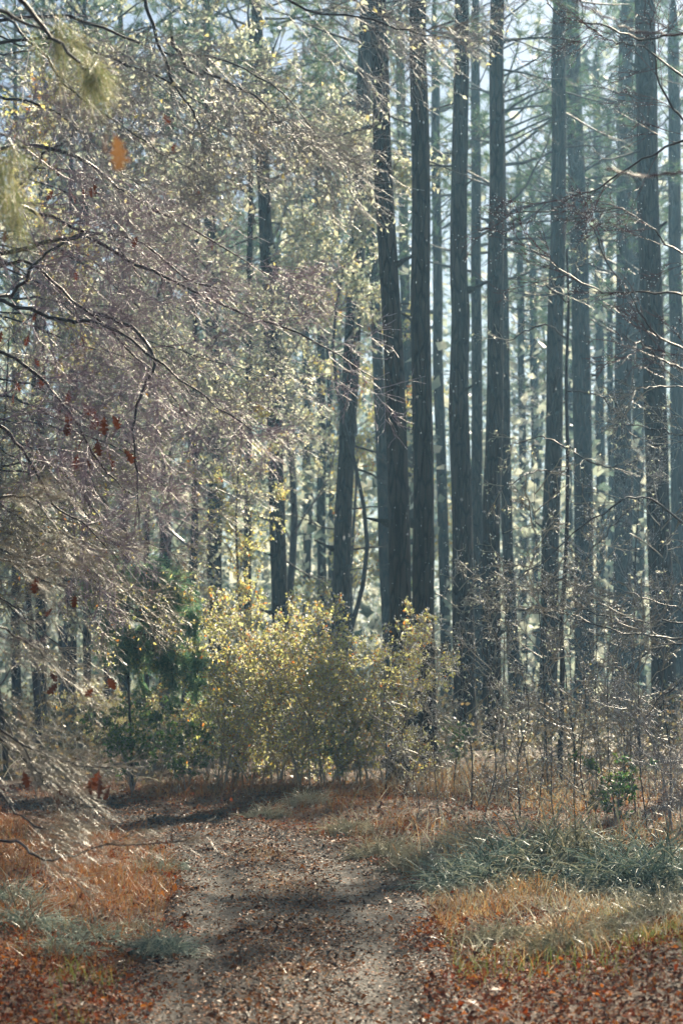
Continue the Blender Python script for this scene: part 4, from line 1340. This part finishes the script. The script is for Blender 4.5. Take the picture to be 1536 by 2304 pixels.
WISP = [wisp_mesh(600 + s, M['wisp']) for s in range(3)] + [wisp_mesh(604 + s, M['frost']) for s in range(2)]
for k, (px, py, s, lab) in enumerate([
        (1200, 1945, 1.5, 'largest blue-green wispy mound, between the golden grass and the saplings'),
        (1120, 1960, 1.2, 'wispy blue-green mound on the path side of the largest mound'),
        (1290, 1950, 1.4, 'blue-green wispy mound adjoining the largest one, below the small holly'),
        (1040, 1965, 1.0, 'low wispy mound nearest the path among the big blue-green ones'),
        (1390, 1975, 1.3, 'shaded blue-green wispy mound before the holly'),
        (1480, 1985, 1.3, 'blue-green wispy mound beside the grey edge shrub'),
        (1540, 1960, 1.3, 'wispy mound cut by the frame under the grey edge shrub'),
        (870, 1895, 0.8, 'pale wispy mound at the outer bend, below the leaning thick pine'),
        (930, 1925, 0.7, 'pale grey wispy mound following the path verge'),
        (790, 1850, 0.8, 'frosty wispy mound at the path verge below the yellow-lit shrub'),
        (990, 1930, 0.7, 'pale wispy tuft between the verge mound and the big mounds'),
        (1270, 2110, 0.6, 'small frosty tuft in the golden grass'),
        (1395, 2095, 0.62, 'round spidery tuft standing out in the golden grass'),
        (1130, 2080, 0.6, 'small pale tuft at the path side of the golden grass'),
        (1490, 2070, 0.65, 'pale tuft in the golden grass near the frame edge'),
        (60, 2060, 0.75, 'dark green wispy mound at the near verge by the frame edge'),
        (30, 1995, 0.6, 'darker tangled mound among the rusty grass at the frame edge'),
        (210, 2075, 0.5, 'wispy tuft in the middle of the rusty verge'),
        (315, 2050, 0.5, 'pale wispy tuft at the path edge of the rusty verge'),
        (360, 2090, 0.55, 'wispy tuft leaning onto the path from the rusty verge'),
        (140, 2105, 0.5, 'low blue-green tuft in front of the dark verge mound'),
        (360, 1925, 0.65, 'small dark tuft at the inner bend of the path'),
        (1060, 1890, 0.8, 'hazy pale mound behind the big mounds, below the kinked pine'),
        (1230, 1880, 0.8, 'pale mound glowing under the crooked sapling'),
        (600, 1815, 0.7, 'faint wispy mound on the bank beyond the path bend'),
        (700, 1805, 0.7, 'faint wispy mound on the bank under the yellow-lit shrub')]):
    d = F * (EYE - 0.12) / (py - HOR)
    x = at(px, 1500, d)[0]
    o = thing('grass_mound', lab, 'grass tuft', (x, d, tz(x, d) - 0.02), k * 1.7, 'wispy blue-green mounds', s)
    s *= 0.95
    o.scale = (s * 1.2, s * 1.1, s * (0.8 + 0.12 * (k % 3)))
    tag(link('wisps', WISP[3 + k % 2 if any(w in lab for w in ('pale', 'frosty', 'spidery', 'glowing', 'faint', 'adjoining', 'cut by')) else k % 3], o), kind='stuff')


# undergrowth between the pines
def undergrowth():
    rng = np.random.default_rng(88)
    n = 42000
    d = np.sqrt(rng.uniform(27.5 ** 2, 66 ** 2, n))
    x = rng.uniform(-1, 1, n) * d * 768 / F * 1.12
    v = vnoise(x + 3, d, 0.5) + 0.6 * vnoise(x, d + 7, 1.3)
    k = (v + rng.uniform(-0.7, 0.7, n) > -0.25) & (path_dist(x, d) > 1.3)
    x, d, v = x[k], d[k], v[k]
    z = rng.uniform(0, 1, len(x)) ** 1.4 * np.clip(0.75 + 0.7 * v, 0.25, 1.7) + 0.1
    o = link('undergrowth', MB().add(*cards(rng, np.stack((x, d, z), 1), 0.085)).mesh('undergrowth', M['under'], False))
    tag(o, 'brown and olive undergrowth between the pine trunks', 'undergrowth', None, 'stuff')
    P = np.stack((x, d), 1)[rng.uniform(size=len(x)) < 0.16]
    tangle('dead_stems', 'limp dead stems standing in the undergrowth between the pines', M['frost'], P, 0.9, 0.012, 89)


undergrowth()


# leaf litter
def litter(name, label, mat, x, y, size, lift, flat, seed, curl=0.3):
    rng = np.random.default_rng(seed)
    pd = path_dist(x, y)
    base = terrain(x, y, pd)
    onp = pd < HALF * 0.95
    base = np.where(onp, 0.0 + 0.02 * vnoise(x, y, 1.9) + 0.012 * vnoise(x, y, 3.3) - 0.035 * np.exp(-((pd / HALF - 0.55) / 0.2) ** 2) + 0.012, base)
    z = base + rng.uniform(0.004, lift, len(x))
    big = np.where(rng.uniform(size=len(x)) < 0.10, 1.5, rng.uniform(0.45, 1.1, len(x)))
    V, t = leaves(rng, np.stack((x, y, z), 1), size * big, flat, curl, 0.62)
    o = link(name, MB().add(V, t).mesh(name, mat, False))
    return tag(o, label, 'leaves', None, 'stuff')


rg = np.random.default_rng(43)
x, y = in_view(rg, 60000, 8.6, 28, 1.08)
pd = path_dist(x, y)
edge = HALF * (0.9 + 0.25 * vnoise(x, y, 1.3))
off = pd > edge
litter('fallen_leaves', 'red and brown fallen leaves covering the forest floor', M['litter'], x[off], y[off], 0.036, 0.035, 0.75, 61)
trk = np.exp(-((pd / HALF - 0.55) / 0.22) ** 2)
on = (pd < edge * 1.1) & (rg.uniform(size=len(pd)) > 0.45 * trk * (y < 17))
litter('fallen_leaves', 'dark wet leaves trodden into the path', M['path_litter'], x[on], y[on], 0.03, 0.012, 0.85, 62, 0.2)
k = rg.integers(0, len(PATH) - 1, 60000)
w = rg.uniform(-1.05, 1.05, 60000) * HALF
tn = nrm(PATH[k + 1] - PATH[k])
xp = PATH[k, 0] + tn[:, 1] * w + rg.normal(size=60000) * 0.06
yp = PATH[k, 1] - tn[:, 0] * w + rg.normal(size=60000) * 0.06
kk = (yp > 8.6) & (yp < 26.5) & (np.abs(xp) < yp * 0.19) & (rg.uniform(size=60000) > 0.8 * np.exp(-((np.abs(w) / HALF - 0.55) / 0.2) ** 2) * (yp < 20))
yc = rg.uniform(9, 19, 5200)
xc = np.interp(yc, PATH[:, 1], PATH[:, 0]) + rg.normal(size=5200) * 0.13
cl = vnoise(xc + 4, yc + 2, 1.5) + rg.uniform(-0.5, 0.5, 5200) > 0.05
grass('dry_grass', 'short worn grass along the middle of the track', M['gold_grass'], xc[cl], yc[cl], rg.uniform(0.02, 0.09, cl.sum()), rg.uniform(0.002, 0.004, cl.sum()), 1.2, 66)
litter('fallen_leaves', 'brown leaves lying thick along the curving track', M['path_litter'], xp[kk], yp[kk], 0.032, 0.014, 0.82, 65, 0.25)
# a denser near carpet
x, y = in_view(rg, 40000, 8.4, 13.5, 1.1)
pd = path_dist(x, y)
sel = pd > HALF * (0.8 + 0.3 * vnoise(x, y, 1.3))
litter('fallen_leaves', 'vivid red leaves drifted along the near verges', M['litter'], x[sel], y[sel], 0.027, 0.045, 0.6, 63)
sel = ~sel & (rg.uniform(size=len(pd)) > 0.55 * np.exp(-((pd / HALF - 0.55) / 0.22) ** 2))
litter('fallen_leaves', 'wet glinting leaves on the near path', M['path_litter'], x[sel], y[sel], 0.024, 0.014, 0.8, 64, 0.25)

# single bright leaves that stand out on the ground
for k, (px, py, lab) in enumerate([
        (920, 2190, 'orange curled leaf where the path meets the near red verge'), (808, 2200, 'orange leaf lying on the bare near path'), (985, 2115, 'upright red leaf at the path edge of the golden grass'),
        (870, 2030, 'orange leaf at the path verge below the low wispy mounds'), (1030, 2265, 'red leaf in the carpet at the bottom verge'), (1100, 2240, 'bright red leaf lying among the near red carpet'),
        (1240, 2155, 'orange-red leaf at the foot of the golden grass'), (1135, 2290, 'orange leaf at the very bottom of the red carpet'), (620, 2170, 'reddish leaf lying on the wet wheel track'),
        (150, 2260, 'red leaf among the near green grass blades'), (250, 2240, 'dark red leaf on the near inner verge'), (290, 2150, 'white-backed leaf at the inner edge of the path')]):
    d = F * EYE / (py - HOR)
    x = at(px, 1500, d)[0]
    pd = float(path_dist(np.array([x]), np.array([d]))[0])
    o = link('fallen_leaf', LEAF_MESH[k % 7], None, (x, d, tz(x, d) + 0.05), k * 1.1, 0.1)
    o.rotation_euler = (1.25 + 0.2 * math.sin(k * 3), 0.2 * math.cos(k * 5), k * 1.1)
    tag(o, lab, 'leaf', 'single bright fallen leaves')


# ------------------------------------------------------------------ drizzle and mist
def rain():
    rng = np.random.default_rng(99)
    n = 2200
    d = rng.uniform(8, 24, n)
    px = rng.uniform(380, 1560, n)
    py = rng.uniform(0, 2200, n)
    t = d / CP
    pos = np.stack(((px - 768) / F * t, d, EYE + d * np.tan(PITCH + np.arctan((1152 - py) / F))), 1)
    keep = pos[:, 2] > 0.15
    pos = pos[keep]
    r = rng.uniform(0.0013, 0.0026, len(pos))
    st = np.where(rng.uniform(size=len(pos)) < 0.12, rng.uniform(3.5, 6, len(pos)), rng.uniform(1.2, 2.2, len(pos)))
    V = pos[:, None, :] + OCT[None] * r[:, None, None] * np.stack((np.ones(len(pos)), np.ones(len(pos)), st), 1)[:, None, :]
    f = (OCTF[None] + (np.arange(len(pos)) * 6)[:, None, None]).reshape(-1, 3)
    o = link('rain', MB().add(V.reshape(-1, 3), f).mesh('rain', M['drop']))
    tag(o, 'fine bright drops of drizzle falling through the sunbeams', 'rain', None, 'stuff')


rain()


def haze():
    x0, x1, y0, y1, z0, z1 = -215, 215, -45, 345, -1.6, 32
    V = [(x, y, z) for z in (z0, z1) for y in (y0, y1) for x in (x0, x1)]
    q = [(0, 2, 3, 1), (4, 5, 7, 6), (0, 1, 5, 4), (2, 6, 7, 3), (0, 4, 6, 2), (1, 3, 7, 5)]
    m = bpy.data.materials.new('mist')
    m.use_nodes = True
    N, L = m.node_tree.nodes, m.node_tree.links
    N.clear()
    out = N.new('ShaderNodeOutputMaterial')
    v = N.new('ShaderNodeVolumePrincipled')
    v.inputs['Color'].default_value = (0.37, 0.69, 1.0, 1)
    v.inputs['Density'].default_value = HAZE_DENSITY
    v.inputs['Anisotropy'].default_value = HAZE_G
    v.inputs['Density Attribute'].default_value = ''
    v.inputs['Temperature Attribute'].default_value = ''
    m.cycles.homogeneous_volume = True
    L.new(v.outputs[0], out.inputs['Volume'])
    o = link('haze', MB().add(V, q).mesh('haze', m, False))
    tag(o, 'thin sunlit mist hanging through the wood', 'mist', None, 'stuff')
    o.display_type = 'WIRE'


haze()
